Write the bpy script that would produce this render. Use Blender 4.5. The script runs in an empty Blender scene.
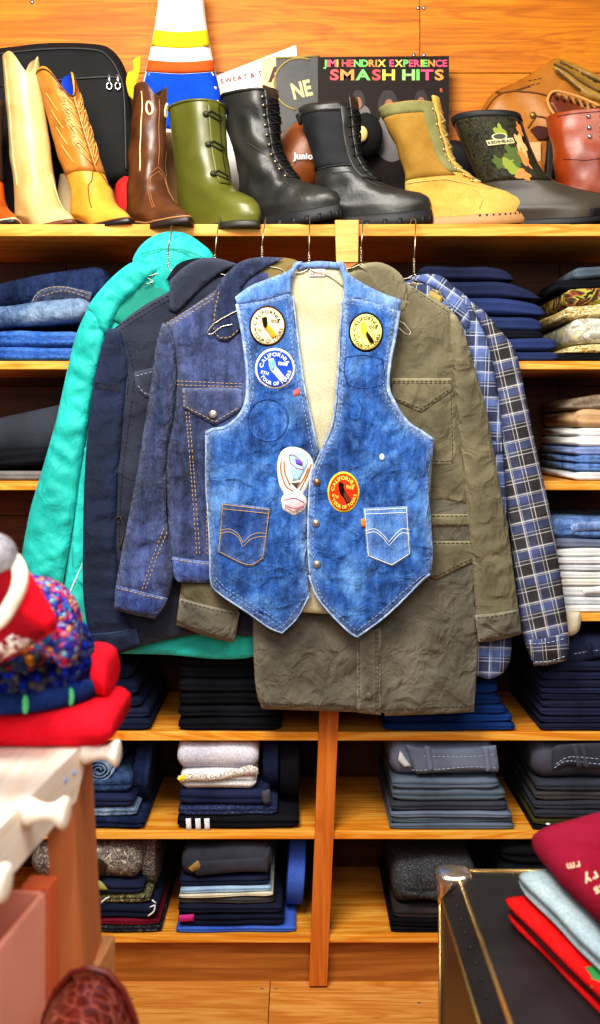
import bpy, math, random
import numpy as np
from mathutils import Vector, noise, geometry, Matrix
R = math.radians
random.seed(7)
scene = bpy.context.scene
COL = scene.collection
F, CX, HY, CZ = 1000.0, 300.0, 430.0, 1.337      # focal length in pixels, principal column, horizon row, eye height

def P(px, py, Y):
    return Vector(((px - CX) * Y / F, Y, CZ + (HY - py) * Y / F))

def lin(c):
    o = []
    for v in c[:3]:
        v = v / 255.0
        o.append(v / 12.92 if v <= 0.04045 else ((v + 0.055) / 1.055) ** 2.4)
    return (o[0], o[1], o[2], 1.0)

# ------------------------------------------------------------------ materials
class NT:
    def __init__(s, name):
        s.m = bpy.data.materials.new(name); s.m.use_nodes = True
        s.t = s.m.node_tree; s.b = s.t.nodes['Principled BSDF']
    def n(s, typ, **kw):
        nd = s.t.nodes.new(typ)
        for k, v in kw.items():
            if k.startswith('i_'):
                key = k[2:]
                key = int(key) if key.isdigit() else key.replace('_', ' ')
                nd.inputs[key].default_value = v
            else: setattr(nd, k, v)
        return nd
    def l(s, a, b): s.t.links.new(a, b)
    def coords(s, kind='Object', scale=(1, 1, 1), rot=(0, 0, 0)):
        tc = s.n('ShaderNodeTexCoord'); mp = s.n('ShaderNodeMapping')
        mp.inputs['Scale'].default_value = scale; mp.inputs['Rotation'].default_value = rot
        s.l(tc.outputs[kind], mp.inputs['Vector']); return mp.outputs[0]
    def noise(s, vec, scale, detail=3, rough=.55, dist=0):
        nd = s.n('ShaderNodeTexNoise'); nd.inputs['Scale'].default_value = scale
        nd.inputs['Detail'].default_value = detail; nd.inputs['Roughness'].default_value = rough
        nd.inputs['Distortion'].default_value = dist
        s.l(vec, nd.inputs['Vector']); return nd.outputs['Fac']
    def ramp(s, fac, stops, interp='LINEAR'):
        r = s.n('ShaderNodeValToRGB'); r.color_ramp.interpolation = interp
        e = r.color_ramp.elements
        while len(e) < len(stops): e.new(.5)
        for i, (p, c) in enumerate(stops):
            e[i].position = p; e[i].color = c if len(c) == 4 and max(c) <= 1.0 else lin(c)
        s.l(fac, r.inputs[0]); return r.outputs[0]
    def mix(s, fac, a, b, mode='MIX'):
        m = s.n('ShaderNodeMix', data_type='RGBA', blend_type=mode)
        for sock, v in ((m.inputs[0], fac), (m.inputs[6], a), (m.inputs[7], b)):
            if hasattr(v, 'links'): s.l(v, sock)
            else: sock.default_value = v
        return m.outputs[2]
    def math(s, op, a, b=0.0):
        m = s.n('ShaderNodeMath', operation=op)
        for sock, v in ((m.inputs[0], a), (m.inputs[1], b)):
            if hasattr(v, 'links'): s.l(v, sock)
            else: sock.default_value = v
        return m.outputs[0]
    def bump(s, h, strength=.2, dist=.002):
        b = s.n('ShaderNodeBump'); b.inputs['Strength'].default_value = strength; b.inputs['Distance'].default_value = dist
        s.l(h, b.inputs['Height']); s.l(b.outputs[0], s.b.inputs['Normal'])
    def base(s, c):
        if hasattr(c, 'links'): s.l(c, s.b.inputs['Base Color'])
        else: s.b.inputs['Base Color'].default_value = lin(c)
    def bump2(s, hf, fine, hc, crump):
        a = s.n('ShaderNodeBump'); a.inputs['Strength'].default_value = .9; a.inputs['Distance'].default_value = crump
        s.l(hc, a.inputs['Height'])
        b = s.n('ShaderNodeBump'); b.inputs['Strength'].default_value = fine; b.inputs['Distance'].default_value = .0015
        s.l(hf, b.inputs['Height']); s.l(a.outputs[0], b.inputs['Normal']); s.l(b.outputs[0], s.b.inputs['Normal'])
    def crumple(s, v, sc=17):
        n1 = s.noise(v, sc, 3, .5, .6); n2 = s.noise(s.coords(scale=(1, 1, .5), rot=(0, R(40), 0)), sc * 1.7, 2, .5, .5)
        r1 = s.math('ABSOLUTE', s.math('SUBTRACT', n1, .5)); r2 = s.math('ABSOLUTE', s.math('SUBTRACT', n2, .5))
        return s.math('ADD', s.math('MULTIPLY', r1, -1.6), s.math('MULTIPLY', r2, -.8))
    def set(s, **kw):
        for k, v in kw.items(): s.b.inputs[k.replace('_', ' ')].default_value = v

MC = {}
def plain(name, c, rough=.5, metal=0.0, spec=.5):
    if name in MC: return MC[name]
    k = NT(name); k.base(c); k.set(Roughness=rough, Metallic=metal, Specular_IOR_Level=spec)
    v = k.coords(); k.bump(k.noise(v, 120, 2), .05)
    MC[name] = k.m; return k.m

def cloth(name, c1, c2=None, sc=14, fine=420, bump=.35, rough=.92, spec=.15, speck=.12, crump=0):
    if name in MC: return MC[name]
    k = NT(name); c2 = c2 or tuple(min(255, v * 1.25 + 6) for v in c1)
    v = k.coords(); n1 = k.noise(v, sc, 5, .6); nf = k.noise(v, fine, 2, .7)
    col = k.ramp(n1, [(.32, lin(c1)), (.68, lin(c2))])
    sp = k.ramp(nf, [(.3, (1 - speck * 3, 1 - speck * 3, 1 - speck * 3, 1)), (.7, (1, 1, 1, 1))])
    if crump:
        at = k.n('ShaderNodeAttribute', attribute_name='rim')
        col = k.mix(k.math('MULTIPLY', at.outputs['Fac'], .3), col, lin(tuple(min(255, x * 1.5 + 24) for x in c2)))
        cr = k.crumple(v)
    k.base(k.mix(1.0, col, sp, 'MULTIPLY')); k.set(Roughness=rough, Specular_IOR_Level=spec)
    if crump: k.bump2(nf, bump, cr, crump)
    else: k.bump(nf, bump, .0015)
    MC[name] = k.m; return k.m

def denim(name, dark, mid, light, sc=9, stain=None, weark=.5, crump=.010):
    k = NT(name); v = k.coords()
    n1 = k.noise(v, sc, 6, .62, .4); nf = k.noise(k.coords(scale=(1, 1, .35), rot=(0, R(35), 0)), 480, 2, .8)
    col = k.ramp(n1, [(.3, lin(dark)), (.5, lin(mid)), (.72, lin(light))])
    fad = k.ramp(k.noise(k.coords(scale=(1, 1, .5)), 70, 4, .7), [(.45, (0, 0, 0, 1)), (.8, (1, 1, 1, 1))])
    col = k.mix(k.math('MULTIPLY', fad, .45), col, lin(light))
    if stain:
        sn = k.ramp(k.noise(k.coords(scale=(1, 1, .6)), 8, 4, .55, 1.0), [(.5, (0, 0, 0, 1)), (.64, (1, 1, 1, 1))])
        col = k.mix(k.math('MULTIPLY', sn, .62), col, lin(stain))
    st = k.ramp(k.noise(k.coords(scale=(1, 1, .16)), 55, 4, .65, .3), [(.36, (.52, .54, .6, 1)), (.56, (1, 1, 1, 1)), (.74, (1.0, 1.0, 1.0, 1))])
    col = k.mix(.8, col, st, 'MULTIPLY')
    at = k.n('ShaderNodeAttribute', attribute_name='rim')
    wear = k.math('MULTIPLY', at.outputs['Fac'], k.ramp(k.noise(v, 150, 3, .7), [(.36, (.15, .15, .15, 1)), (.6, (.95, .95, .95, 1))]))
    col = k.mix(k.math('MULTIPLY', wear, weark), col, lin(tuple(min(255, int(x * .35 + 150)) for x in light)))
    sp = k.ramp(nf, [(.28, (.5, .5, .56, 1)), (.55, (1, 1, 1, 1)), (.75, (1.0, 1.0, 1.0, 1))])
    k.base(k.mix(1.0, col, sp, 'MULTIPLY')); k.set(Roughness=.95, Specular_IOR_Level=.1)
    k.bump2(nf, .5, k.crumple(v), crump); return k.m

def leather(name, c1, c2, rough=.38, sc=16, fine=160, bump=.25, spec=.5):
    k = NT(name); v = k.coords()
    n1 = k.noise(v, sc, 5, .6, .5)
    k.base(k.ramp(n1, [(.3, lin(c1)), (.7, lin(c2))])); k.set(Roughness=rough, Specular_IOR_Level=spec)
    k.bump(k.noise(v, fine, 4, .6), bump, .002); return k.m

def wood(name, c1, c2, c3, rough=.45, axis=0, grain=1.0, vary=.25, knots=True):
    k = NT(name)
    s = [9, 9, 9]; s[axis] = .8
    s2 = [60, 60, 60]; s2[axis] = 1.5
    oi = k.n('ShaderNodeNewGeometry')
    tc = k.n('ShaderNodeTexCoord')
    add = k.n('ShaderNodeVectorMath', operation='ADD'); k.l(tc.outputs['Object'], add.inputs[0])
    cmb = k.n('ShaderNodeCombineXYZ')
    rr = k.math('MULTIPLY', oi.outputs['Random Per Island'], 7.0)
    for i in range(3): k.l(rr, cmb.inputs[i])
    k.l(cmb.outputs[0], add.inputs[1])
    def mp(sc):
        m = k.n('ShaderNodeMapping'); m.inputs['Scale'].default_value = sc; k.l(add.outputs[0], m.inputs[0]); return m.outputs[0]
    n1 = k.noise(mp(s), 1.6, 4, .55, 1.6); n2 = k.noise(mp(s2), 2.0, 4, .6, .3)
    ring = k.math('FRACT', k.math('MULTIPLY', n1, 5.0))
    ring = k.math('ABSOLUTE', k.math('SUBTRACT', ring, .5))
    f = k.math('ADD', k.math('MULTIPLY', ring, .75 * grain), k.math('MULTIPLY', n2, .75))
    col = k.ramp(f, [(.2, lin(c1)), (.5, lin(c2)), (.8, lin(c3))])
    if knots:
        vo = k.n('ShaderNodeTexVoronoi'); s3 = [4.2, 4.2, 4.2]; s3[axis] = 2.4
        k.l(mp(s3), vo.inputs['Vector']); vo.inputs['Scale'].default_value = 1.0
        kn = k.ramp(vo.outputs['Distance'], [(.03, (1, 1, 1, 1)), (.085, (0, 0, 0, 1))])
        col = k.mix(k.math('MULTIPLY', kn, .7), col, lin(tuple(v * .5 for v in c1)))
    b = k.ramp(oi.outputs['Random Per Island'], [(0, (1 - vary, 1 - vary, 1 - vary, 1)), (1, (1, 1, 1, 1))])
    k.base(k.mix(1.0, col, b, 'MULTIPLY')); k.set(Roughness=rough, Specular_IOR_Level=.35)
    k.bump(n2, .12, .002); return k.m

def plaid(name, base, dark, light, white, cell=.42):
    """tartan driven by the UV map (one unit = 100 px of the garment's cut)"""
    k = NT(name); tc = k.n('ShaderNodeTexCoord'); sp = k.n('ShaderNodeSeparateXYZ'); k.l(tc.outputs['UV'], sp.inputs[0])
    nz = k.noise(k.coords(), 60, 3)
    def bands(o, off):
        u = k.math('FRACT', k.math('ADD', k.math('DIVIDE', o, cell), off))
        def band(a, b): return k.math('MULTIPLY', k.math('GREATER_THAN', u, a), k.math('LESS_THAN', u, b))
        return band
    bu, bv = bands(sp.outputs[0], .0), bands(sp.outputs[1], .3)
    col = k.mix(k.ramp(k.noise(k.coords(), 7, 3), [(.4, (0, 0, 0, 1)), (.6, (1, 1, 1, 1))]), lin(base), lin(dark))
    for bd in (bu, bv):
        col = k.mix(k.math('MULTIPLY', bd(.05, .42), .55), col, lin(dark))
        col = k.mix(k.math('MULTIPLY', bd(.55, .85), .5), col, lin(light))
    for bd in (bu, bv):
        for a, w, s in ((.03, .035, .62), (.47, .05, .72), (.545, .028, .4), (.9, .035, .45)):
            col = k.mix(k.math('MULTIPLY', bd(a, a + w), s), col, lin(white))
    sp2 = k.ramp(nz, [(.3, (.75, .75, .75, 1)), (.6, (1, 1, 1, 1))])
    k.base(k.mix(1.0, col, sp2, 'MULTIPLY')); k.set(Roughness=.95, Specular_IOR_Level=.1)
    k.bump(k.noise(k.coords(), 400, 2), .4, .0015); return k.m

def blotch(name, cols, sc=20, rough=.85, dist=1.5, bump=.2, detail=2):
    """camouflage / printed pattern: hard blotches in several colours"""
    k = NT(name); v = k.coords()
    n = k.noise(v, sc, detail, .5, dist); N = len(cols)
    st = [(0 if i == 0 else .32 + .36 * i / N, lin(c)) for i, c in enumerate(cols)]
    k.base(k.ramp(n, st, 'CONSTANT')); k.set(Roughness=rough, Specular_IOR_Level=.2)
    k.bump(k.noise(v, 300, 2), bump, .0015); return k.m

def knit(name, cols, cell=95, bump=1.0):
    k = NT(name); v = k.coords()
    vo = k.n('ShaderNodeTexVoronoi'); vo.inputs['Scale'].default_value = cell; k.l(v, vo.inputs['Vector'])
    sp = k.n('ShaderNodeSeparateColor'); k.l(vo.outputs['Color'], sp.inputs[0]); N = len(cols)
    c = k.ramp(sp.outputs[0], [(i / N, lin(c)) for i, c in enumerate(cols)], 'CONSTANT')
    sh = k.ramp(vo.outputs['Distance'], [(.2, (1, 1, 1, 1)), (.85, (.35, .35, .4, 1))])
    k.base(k.mix(1.0, c, sh, 'MULTIPLY')); k.set(Roughness=.95, Specular_IOR_Level=.1)
    inv = k.math('SUBTRACT', 1.0, vo.outputs['Distance']); k.bump(inv, bump, .006); return k.m

# ------------------------------------------------------------------ objects
WL = {}
def mk(name, V, Fc, mat, parent=None, uv=None, smooth=True):
    V = [Vector(v) for v in V]
    if parent is None:
        xs = [v.x for v in V]; ys = [v.y for v in V]; zs = [v.z for v in V]
        og = Vector(((min(xs) + max(xs)) / 2, (min(ys) + max(ys)) / 2, min(zs)))
    else: og = WL[parent.name]
    me = bpy.data.meshes.new(name)
    me.from_pydata([tuple(v - og) for v in V], [], [tuple(f) for f in Fc]); me.validate()
    if uv is not None:
        lay = me.uv_layers.new(name='UVMap'); li = np.zeros(len(me.loops), np.int32); me.loops.foreach_get('vertex_index', li)
        lay.data.foreach_set('uv', np.asarray(uv, np.float32)[li].ravel())
    for m in (mat if isinstance(mat, (list, tuple)) else [mat]): me.materials.append(m)
    if smooth: me.polygons.foreach_set('use_smooth', [True] * len(me.polygons))
    me.update()
    o = bpy.data.objects.new(name, me); COL.objects.link(o)
    WL[o.name] = og
    if parent is None: o.location = og
    else: o.parent = parent
    return o

def thing(name, label, cat, loc, group=None):
    o = bpy.data.objects.new(name, None); COL.objects.link(o); o.location = loc; o.empty_display_size = .03
    WL[o.name] = Vector(loc); o['label'] = label; o['category'] = cat
    if group: o['group'] = group
    return o
def tag(o, label, cat, group=None):
    o['label'] = label; o['category'] = cat
    if group: o['group'] = group
    return o
def struct(o): o['kind'] = 'structure'; return o

class MB:
    """collects shapes into one mesh"""
    def __init__(s): s.V, s.F = [], []
    def add(s, V, Fc):
        b = len(s.V); s.V += [Vector(v) for v in V]; s.F += [tuple(i + b for i in f) for f in Fc]; return s
    def box(s, a, b, bev=0.0, M=None):
        x0, y0, z0 = a; x1, y1, z1 = b
        if bev <= 0:
            V = [(x0, y0, z0), (x1, y0, z0), (x1, y1, z0), (x0, y1, z0), (x0, y0, z1), (x1, y0, z1), (x1, y1, z1), (x0, y1, z1)]
            Fc = [(0, 3, 2, 1), (4, 5, 6, 7), (0, 1, 5, 4), (1, 2, 6, 5), (2, 3, 7, 6), (3, 0, 4, 7)]
        else:
            import bmesh
            bm = bmesh.new(); bmesh.ops.create_cube(bm, size=1)
            for v in bm.verts: v.co = Vector(((x0 + x1) / 2 + v.co.x * (x1 - x0), (y0 + y1) / 2 + v.co.y * (y1 - y0), (z0 + z1) / 2 + v.co.z * (z1 - z0)))
            bmesh.ops.bevel(bm, geom=bm.edges[:], offset=bev, segments=2, affect='EDGES', profile=.6)
            bm.verts.index_update(); V = [v.co.copy() for v in bm.verts]; Fc = [[v.index for v in f.verts] for f in bm.faces]; bm.free()
        if M is not None: V = [M @ Vector(v) for v in V]
        return s.add(V, Fc)
    def tube(s, pts, r, n=6, cyc=False, taper=None):
        pts = [Vector(p) for p in pts]; N = len(pts); b = len(s.V); up = None; rings = []
        for i in range(N):
            a = pts[(i - 1) % N] if (cyc or i > 0) else pts[i]; c = pts[(i + 1) % N] if (cyc or i < N - 1) else pts[i]
            t = (c - a); t = t.normalized() if t.length > 1e-9 else Vector((0, 0, 1))
            if up is None:
                up = Vector((0, -1, 0)) if abs(t.y) < .9 else Vector((0, 0, 1))
            up = (up - t * up.dot(t)); up = up.normalized() if up.length > 1e-6 else t.orthogonal().normalized()
            w = t.cross(up); rr = r * (taper(i / max(1, N - 1)) if taper else 1)
            rings.append([pts[i] + (up * math.cos(2 * math.pi * j / n) + w * math.sin(2 * math.pi * j / n)) * rr for j in range(n)])
        for q in rings: s.V += q
        for i in range(N if cyc else N - 1):
            i2 = (i + 1) % N
            for j in range(n):
                j2 = (j + 1) % n; s.F.append((b + i * n + j, b + i * n + j2, b + i2 * n + j2, b + i2 * n + j))
        if not cyc:
            s.F.append(tuple(b + j for j in range(n))[::-1]); s.F.append(tuple(b + (N - 1) * n + j for j in range(n)))
        return s
    def loft(s, rings, cap0=True, cap1=True):
        b = len(s.V); n = len(rings[0])
        for q in rings: s.V += [Vector(v) for v in q]
        for i in range(len(rings) - 1):
            for j in range(n):
                j2 = (j + 1) % n; s.F.append((b + i * n + j, b + i * n + j2, b + (i + 1) * n + j2, b + (i + 1) * n + j))
        if cap0: s.F.append(tuple(b + j for j in range(n))[::-1])
        if cap1: s.F.append(tuple(b + (len(rings) - 1) * n + j for j in range(n)))
        return s
    def build(s, name, mat, parent=None, smooth=True): return mk(name, s.V, s.F, mat, parent, smooth=smooth)

def ell(c, rad, M=None, nu=20, nv=12):
    V, Fc = [], []
    for i in range(nv + 1):
        ph = -math.pi / 2 + math.pi * i / nv
        for j in range(nu):
            th = 2 * math.pi * j / nu
            p = Vector((rad[0] * math.cos(ph) * math.cos(th), rad[1] * math.cos(ph) * math.sin(th), rad[2] * math.sin(ph)))
            if M is not None: p = M @ p
            V.append(Vector(c) + p)
    for i in range(nv):
        for j in range(nu):
            j2 = (j + 1) % nu; Fc.append((i * nu + j, i * nu + j2, (i + 1) * nu + j2, (i + 1) * nu + j))
    return V, Fc

def curve2(pts, step, closed=True, sharp=50):
    """Catmull-Rom through pts with corners kept where the outline turns hard"""
    p = [np.array(q, float) for q in pts]; n = len(p); out = []
    def turn(i):
        if not closed and i in (0, n - 1): return 180
        a = p[i] - p[i - 1]; b = p[(i + 1) % n] - p[i]
        return abs(math.degrees(math.atan2(a[0] * b[1] - a[1] * b[0], a @ b)))
    for i in range(n if closed else n - 1):
        p1, p2 = p[i], p[(i + 1) % n]
        p0 = p[i - 1] if turn(i) < sharp else 2 * p1 - p2
        p3 = p[(i + 2) % n] if turn((i + 1) % n) < sharp else 2 * p2 - p1
        L = np.linalg.norm(p2 - p1); k = max(1, int(round(L / step)))
        for j in range(k):
            t = j / k
            out.append(.5 * (2 * p1 + (p2 - p0) * t + (2 * p0 - 5 * p1 + 4 * p2 - p3) * t * t + (3 * p1 - p0 - 3 * p2 + p3) * t ** 3))
    if not closed: out.append(p[-1])
    return np.array(out)

class Pan:
    """a piece of cloth cut to an outline (image-plane units at distance Y), with thickness, swell and folds"""
    def __init__(s, pts, Y, edge=.0025, er=4, bulge=.006, rad=30, folds=(), seed=0, step=4, thick=.003, sharp=50, uvrot=0):
        s.out = curve2(pts, step, True, sharp); s.Yf = Y if callable(Y) else (lambda xy, Y=Y: np.full(len(xy), Y))
        s.edge, s.er, s.bulge, s.rad, s.folds, s.seed, s.step, s.thick, s.uvrot = edge, er, bulge, rad, folds, seed, step, thick, uvrot
    def dist(s, xy):
        a = s.out; b = np.roll(a, -1, 0); ab = b - a; L = (ab ** 2).sum(1) + 1e-9
        res = np.empty(len(xy))
        for c in range(0, len(xy), 2000):
            q = xy[c:c + 2000, None, :] - a[None]
            t = np.clip((q * ab[None]).sum(2) / L[None], 0, 1); dd = q - t[..., None] * ab[None]
            res[c:c + 2000] = np.sqrt((dd ** 2).sum(2).min(1))
        return res
    def inside(s, xy):
        a = s.out; b = np.roll(a, -1, 0); r = np.zeros(len(xy), bool)
        for (x1, y1), (x2, y2) in zip(a, b):
            if y1 == y2: continue
            c = ((y1 > xy[:, 1]) != (y2 > xy[:, 1])) & (xy[:, 0] < (x2 - x1) * (xy[:, 1] - y1) / (y2 - y1) + x1); r ^= c
        return r
    def h(s, xy, d=None):
        d = s.dist(xy) if d is None else d
        def dome(r): t = 1 - np.clip(d / max(r, .1), 0, 1); return np.sqrt(np.clip(1 - t * t, 0, 1))
        w = np.clip(d / 6, 0, 1)
        f = np.zeros(len(xy))
        for (ang, amp, lx, ly, kind) in s.folds:
            ca, sa = math.cos(R(ang)), math.sin(R(ang))
            for i, (x, y) in enumerate(xy):
                v = noise.noise(Vector(((x * ca + y * sa) / lx, (-x * sa + y * ca) / ly, s.seed * 3.7)))
                f[i] += amp * ((1 - 2.4 * abs(v)) if kind == 'r' else v)
        return s.edge * dome(s.er) + s.bulge * dome(s.rad) + w * f
    def depth(s, xy):
        xy = np.asarray(xy, float).reshape(-1, 2); return s.Yf(xy) - s.h(xy)
    def pt(s, x, y, lift=0.0): return P(x, y, float(s.depth([(x, y)])[0]) - lift)
    def build(s, name, mat, parent=None):
        o = s.out; st = s.step
        x0, y0 = o.min(0); x1, y1 = o.max(0); g = []
        ys = np.arange(y0 + st * .5, y1, st * .9)
        for r, y in enumerate(ys):
            xs = np.arange(x0 + (st * .5 if r % 2 else 0), x1, st); g.append(np.stack([xs, np.full(len(xs), y)], 1))
        g = np.concatenate(g) if g else np.zeros((0, 2))
        if len(g):
            g = g[s.inside(g)]
            if len(g): g = g[s.dist(g) > st * .55]
        allp = np.concatenate([o, g]); nb = len(o)
        res = geometry.delaunay_2d_cdt([Vector(q) for q in allp], [(i, (i + 1) % nb) for i in range(nb)], [], 1, 1e-4)
        xy = np.array([tuple(v) for v in res[0]]); d = s.dist(xy); hh = s.h(xy, d); Yb = s.Yf(xy); n = len(xy)
        ca, sa = math.cos(R(s.uvrot)), math.sin(R(s.uvrot))
        uv1 = np.stack([(xy[:, 0] * ca + xy[:, 1] * sa) / 100, (-xy[:, 0] * sa + xy[:, 1] * ca) / 100], 1)
        V = [P(x, y, Yb[i] - hh[i]) for i, (x, y) in enumerate(xy)]
        bk = s.thick * np.clip(d / 4, 0, 1)
        V += [P(x, y, Yb[i] + bk[i] + .0004) for i, (x, y) in enumerate(xy)]
        Fc = []
        for f in res[2]:
            a, b, c = f
            cr = (xy[b][0] - xy[a][0]) * (xy[c][1] - xy[a][1]) - (xy[b][1] - xy[a][1]) * (xy[c][0] - xy[a][0])
            if cr > 0: f = [a, c, b]          # image rows run down: make fronts face the viewer side
            Fc.append(tuple(f)); Fc.append(tuple(i + n for i in reversed(f)))
        cnt = {}
        for f in res[2]:
            f = list(f)
            for i in range(3):
                e = (f[i], f[(i + 1) % 3]); cnt[tuple(sorted(e))] = cnt.get(tuple(sorted(e)), 0) + 1
        for (a, b), c in cnt.items():
            if c == 1: Fc.append((a, b, b + n, a + n))
        s.obj = mk(name, V, Fc, mat, parent, uv=np.concatenate([uv1, uv1]))
        at = s.obj.data.attributes.new('rim', 'FLOAT', 'POINT'); rim = np.exp(-d / 3.2)
        if len(at.data) == 2 * n: at.data.foreach_set('value', np.concatenate([rim, rim]).astype(np.float32))
        return s.obj
    # -------- things lying on the cloth
    def patch(s, pts, lift=.0006, **kw):
        kw.setdefault('edge', .0016); kw.setdefault('er', 2); kw.setdefault('bulge', 0); kw.setdefault('step', 3); kw.setdefault('thick', .0005)
        return Pan(pts, lambda xy: s.depth(xy) - lift, **kw)
    def line(s, pts, step=3, lift=.0006, closed=False, sharp=50):
        q = curve2(pts, step, closed, sharp); dp = s.depth(q); return [P(x, y, dp[i] - lift) for i, (x, y) in enumerate(q)]
    def stitch(s, lines, mat, parent, name='stitching', w=.0009, dash=True, lift=.0007):
        for ln in lines:
            mb = MB(); pts = s.line(ln, 1.5 if dash else 3, lift)
            if dash:
                for i in range(0, len(pts) - 2, 3): mb.tube(pts[i:i + 3], w, 4)
            else: mb.tube(pts, w, 5)
            mb.build(name, mat, parent)

def offs(pts, d):
    """an open polyline moved sideways by d"""
    p = np.array(pts, float); t = np.gradient(p, axis=0); t /= np.linalg.norm(t, axis=1)[:, None] + 1e-9
    return (p + np.stack([-t[:, 1], t[:, 0]], 1) * d).tolist()

# ------------------------------------------------------------------ lettering
GL = {}
def glyph(ch):
    if ch in GL: return GL[ch]
    cu = bpy.data.curves.new('glyph', 'FONT'); cu.body = ch; cu.size = 1.0; cu.offset = .03; cu.resolution_u = 3
    ob = bpy.data.objects.new('glyph', cu); COL.objects.link(ob)
    dg = bpy.context.evaluated_depsgraph_get(); dg.update()
    me = bpy.data.meshes.new_from_object(ob.evaluated_get(dg))
    V = [(v.co.x, v.co.y) for v in me.vertices]; Fc = [tuple(p.vertices) for p in me.polygons]
    bpy.data.objects.remove(ob); bpy.data.curves.remove(cu); bpy.data.meshes.remove(me)
    xs = [v[0] for v in V]; x0 = min(xs)
    GL[ch] = ([(v[0] - x0, v[1]) for v in V], Fc, max(xs) - x0); return GL[ch]

def text(string, fn, size, mats, parent, name='lettering', origin=(0, 0), ang=0, arc=None, gap=.09, sx=1.0):
    """fn maps the flat (x right, y up) lettering plane to the surface; arc=(cx,cy,r,deg,out) bends it round a circle"""
    mats = mats if isinstance(mats, (list, tuple)) else [mats]
    V, Fc, MI = [], [], []; pen = 0; ci = 0
    adv = [(.3 if c == ' ' else glyph(c)[2] + gap) * size * sx for c in string]; tot = sum(adv)
    for c, a in zip(string, adv):
        if c != ' ':
            gv, gf, gw = glyph(c); b = len(V)
            for (x, y) in gv:
                X, Y = pen + x * size * sx, y * size
                if arc:
                    cx, cy, r, deg, out = arc
                    th = R(deg) - (X - tot / 2) / r * (1 if out else -1)
                    rr = r + Y if out else r - Y
                    X, Y = cx + math.cos(th) * rr, cy + math.sin(th) * rr
                else:
                    ca, sa = math.cos(R(ang)), math.sin(R(ang)); X, Y = origin[0] + X * ca - Y * sa, origin[1] + X * sa + Y * ca
                V.append(fn(X, Y))
            Fc += [tuple(i + b for i in f) for f in gf]; MI += [ci % len(mats)] * len(gf); ci += 1
        pen += a
    o = mk(name, V, Fc, mats, parent, smooth=False)
    if len(o.data.polygons) == len(MI): o.data.polygons.foreach_set('material_index', MI)
    return o
# ------------------------------------------------------------------ palette
M_WALL = wood('wall_pine', (160, 84, 6), (200, 116, 12), (218, 144, 22), .55, 0, .7, .12)
M_FLOOR = wood('floor_pine', (186, 112, 44), (214, 144, 66), (232, 172, 96), .4, 0, .9, .12)
M_SHELF = wood('shelf_pine', (198, 108, 22), (226, 146, 42), (242, 184, 86), .5, 0, 1.0, .1)
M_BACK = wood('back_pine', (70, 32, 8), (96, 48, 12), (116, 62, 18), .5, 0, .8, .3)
M_POST = wood('post_fir', (178, 92, 30), (200, 112, 42), (216, 134, 58), .45, 2, .6, .05, False)
M_POSTCAP = wood('post_cap', (206, 140, 60), (228, 164, 82), (240, 184, 108), .45, 0, .8, .05)
M_KICK = wood('kick_pine', (140, 84, 30), (164, 102, 42), (184, 122, 58), .5, 0, .8, .1)
M_PALE = wood('bleached_wood', (238, 220, 194), (250, 238, 220), (255, 250, 240), .45, 1, .6, .03, False)
M_TAN = wood('tan_wood', (196, 134, 84), (214, 156, 104), (228, 176, 124), .45, 1, .5, .05, False)
M_LEG = wood('red_fir', (190, 112, 66), (206, 130, 82), (220, 150, 102), .5, 2, .5, .05, False)
M_STEEL = plain('nail_steel', (170, 170, 175), .35, .9)
M_WIRE = plain('hanger_wire', (196, 186, 160), .3, .95)
M_WHITE = plain('white_thread', (236, 236, 232), .8)
M_GOLD = plain('gold_thread', (190, 158, 108), .8)
M_PALEST = plain('pale_thread', (186, 198, 220), .85)
M_OLST = plain('olive_thread', (66, 60, 44), .9)
M_BLACK = plain('black_matte', (18, 18, 20), .7)

# ------------------------------------------------------------------ the room
mb = MB(); rnd = random.Random(3)
zt = CZ + .4992
rows = [(-.02, .42), (.42, .80), (.80, 1.2), (1.2, 1.62), (1.62, 2.0), (2.0, CZ + (HY - 73) * 2.8 / F), (CZ + (HY - 73) * 2.8 / F, 2.62), (2.62, 2.9)]
xj = (420 - CX) * 2.8 / F
for i, (a, b) in enumerate(rows):
    cuts = [-2.2, xj, 2.2] if i == 6 else [-2.2, -1.3 + .5 * (i % 3), 1.35 - .2 * (i % 2), 2.2]
    for x0, x1 in zip(cuts[:-1], cuts[1:]): mb.box((x0 + .0008, 2.8, a + .001), (x1 - .0008, 2.83, b - .001), .0015)
wall = struct(mb.build('wall_back', M_WALL, None, smooth=False))
mb = MB()
for px, py in ((418, 8), (424, 8), (414, 55), (424, 55), (32, 2)):
    p = P(px, py, 2.7985); V, Fc = ell(p, (.0055, .003, .0055), None, 10, 6); mb.add(V, Fc)
nails = mb.build('nail_head', M_STEEL, wall)

mb = MB()
ys = [.0, .2, .42, .62, .84, 1.05, 1.27, 1.48, 1.68, 1.88, 2.08, 2.248, 2.43, 2.62, 2.83]
for i, (a, b) in enumerate(zip(ys[:-1], ys[1:])):
    xc = -.072 if i == 11 else (-.9 + .37 * (i * 3 % 5))
    for x0, x1 in ((-2.2, xc), (xc, 2.2)): mb.box((x0 + .0008, a + .0008, -.03), (x1 - .0008, b - .0008, 0), .0012)
floor = struct(mb.build('floor', M_FLOOR, None, smooth=False))
mb = MB()
for px, py in ((88, 995), (132, 999), (262, 989), (276, 989), (419, 1003)):
    Y = CZ * F / (py - HY); V, Fc = ell(P(px, py, Y) + Vector((0, 0, .0)), (.004, .004, .0012), None, 10, 6); mb.add(V, Fc)
mb.build('nail_head', M_STEEL, floor)

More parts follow.
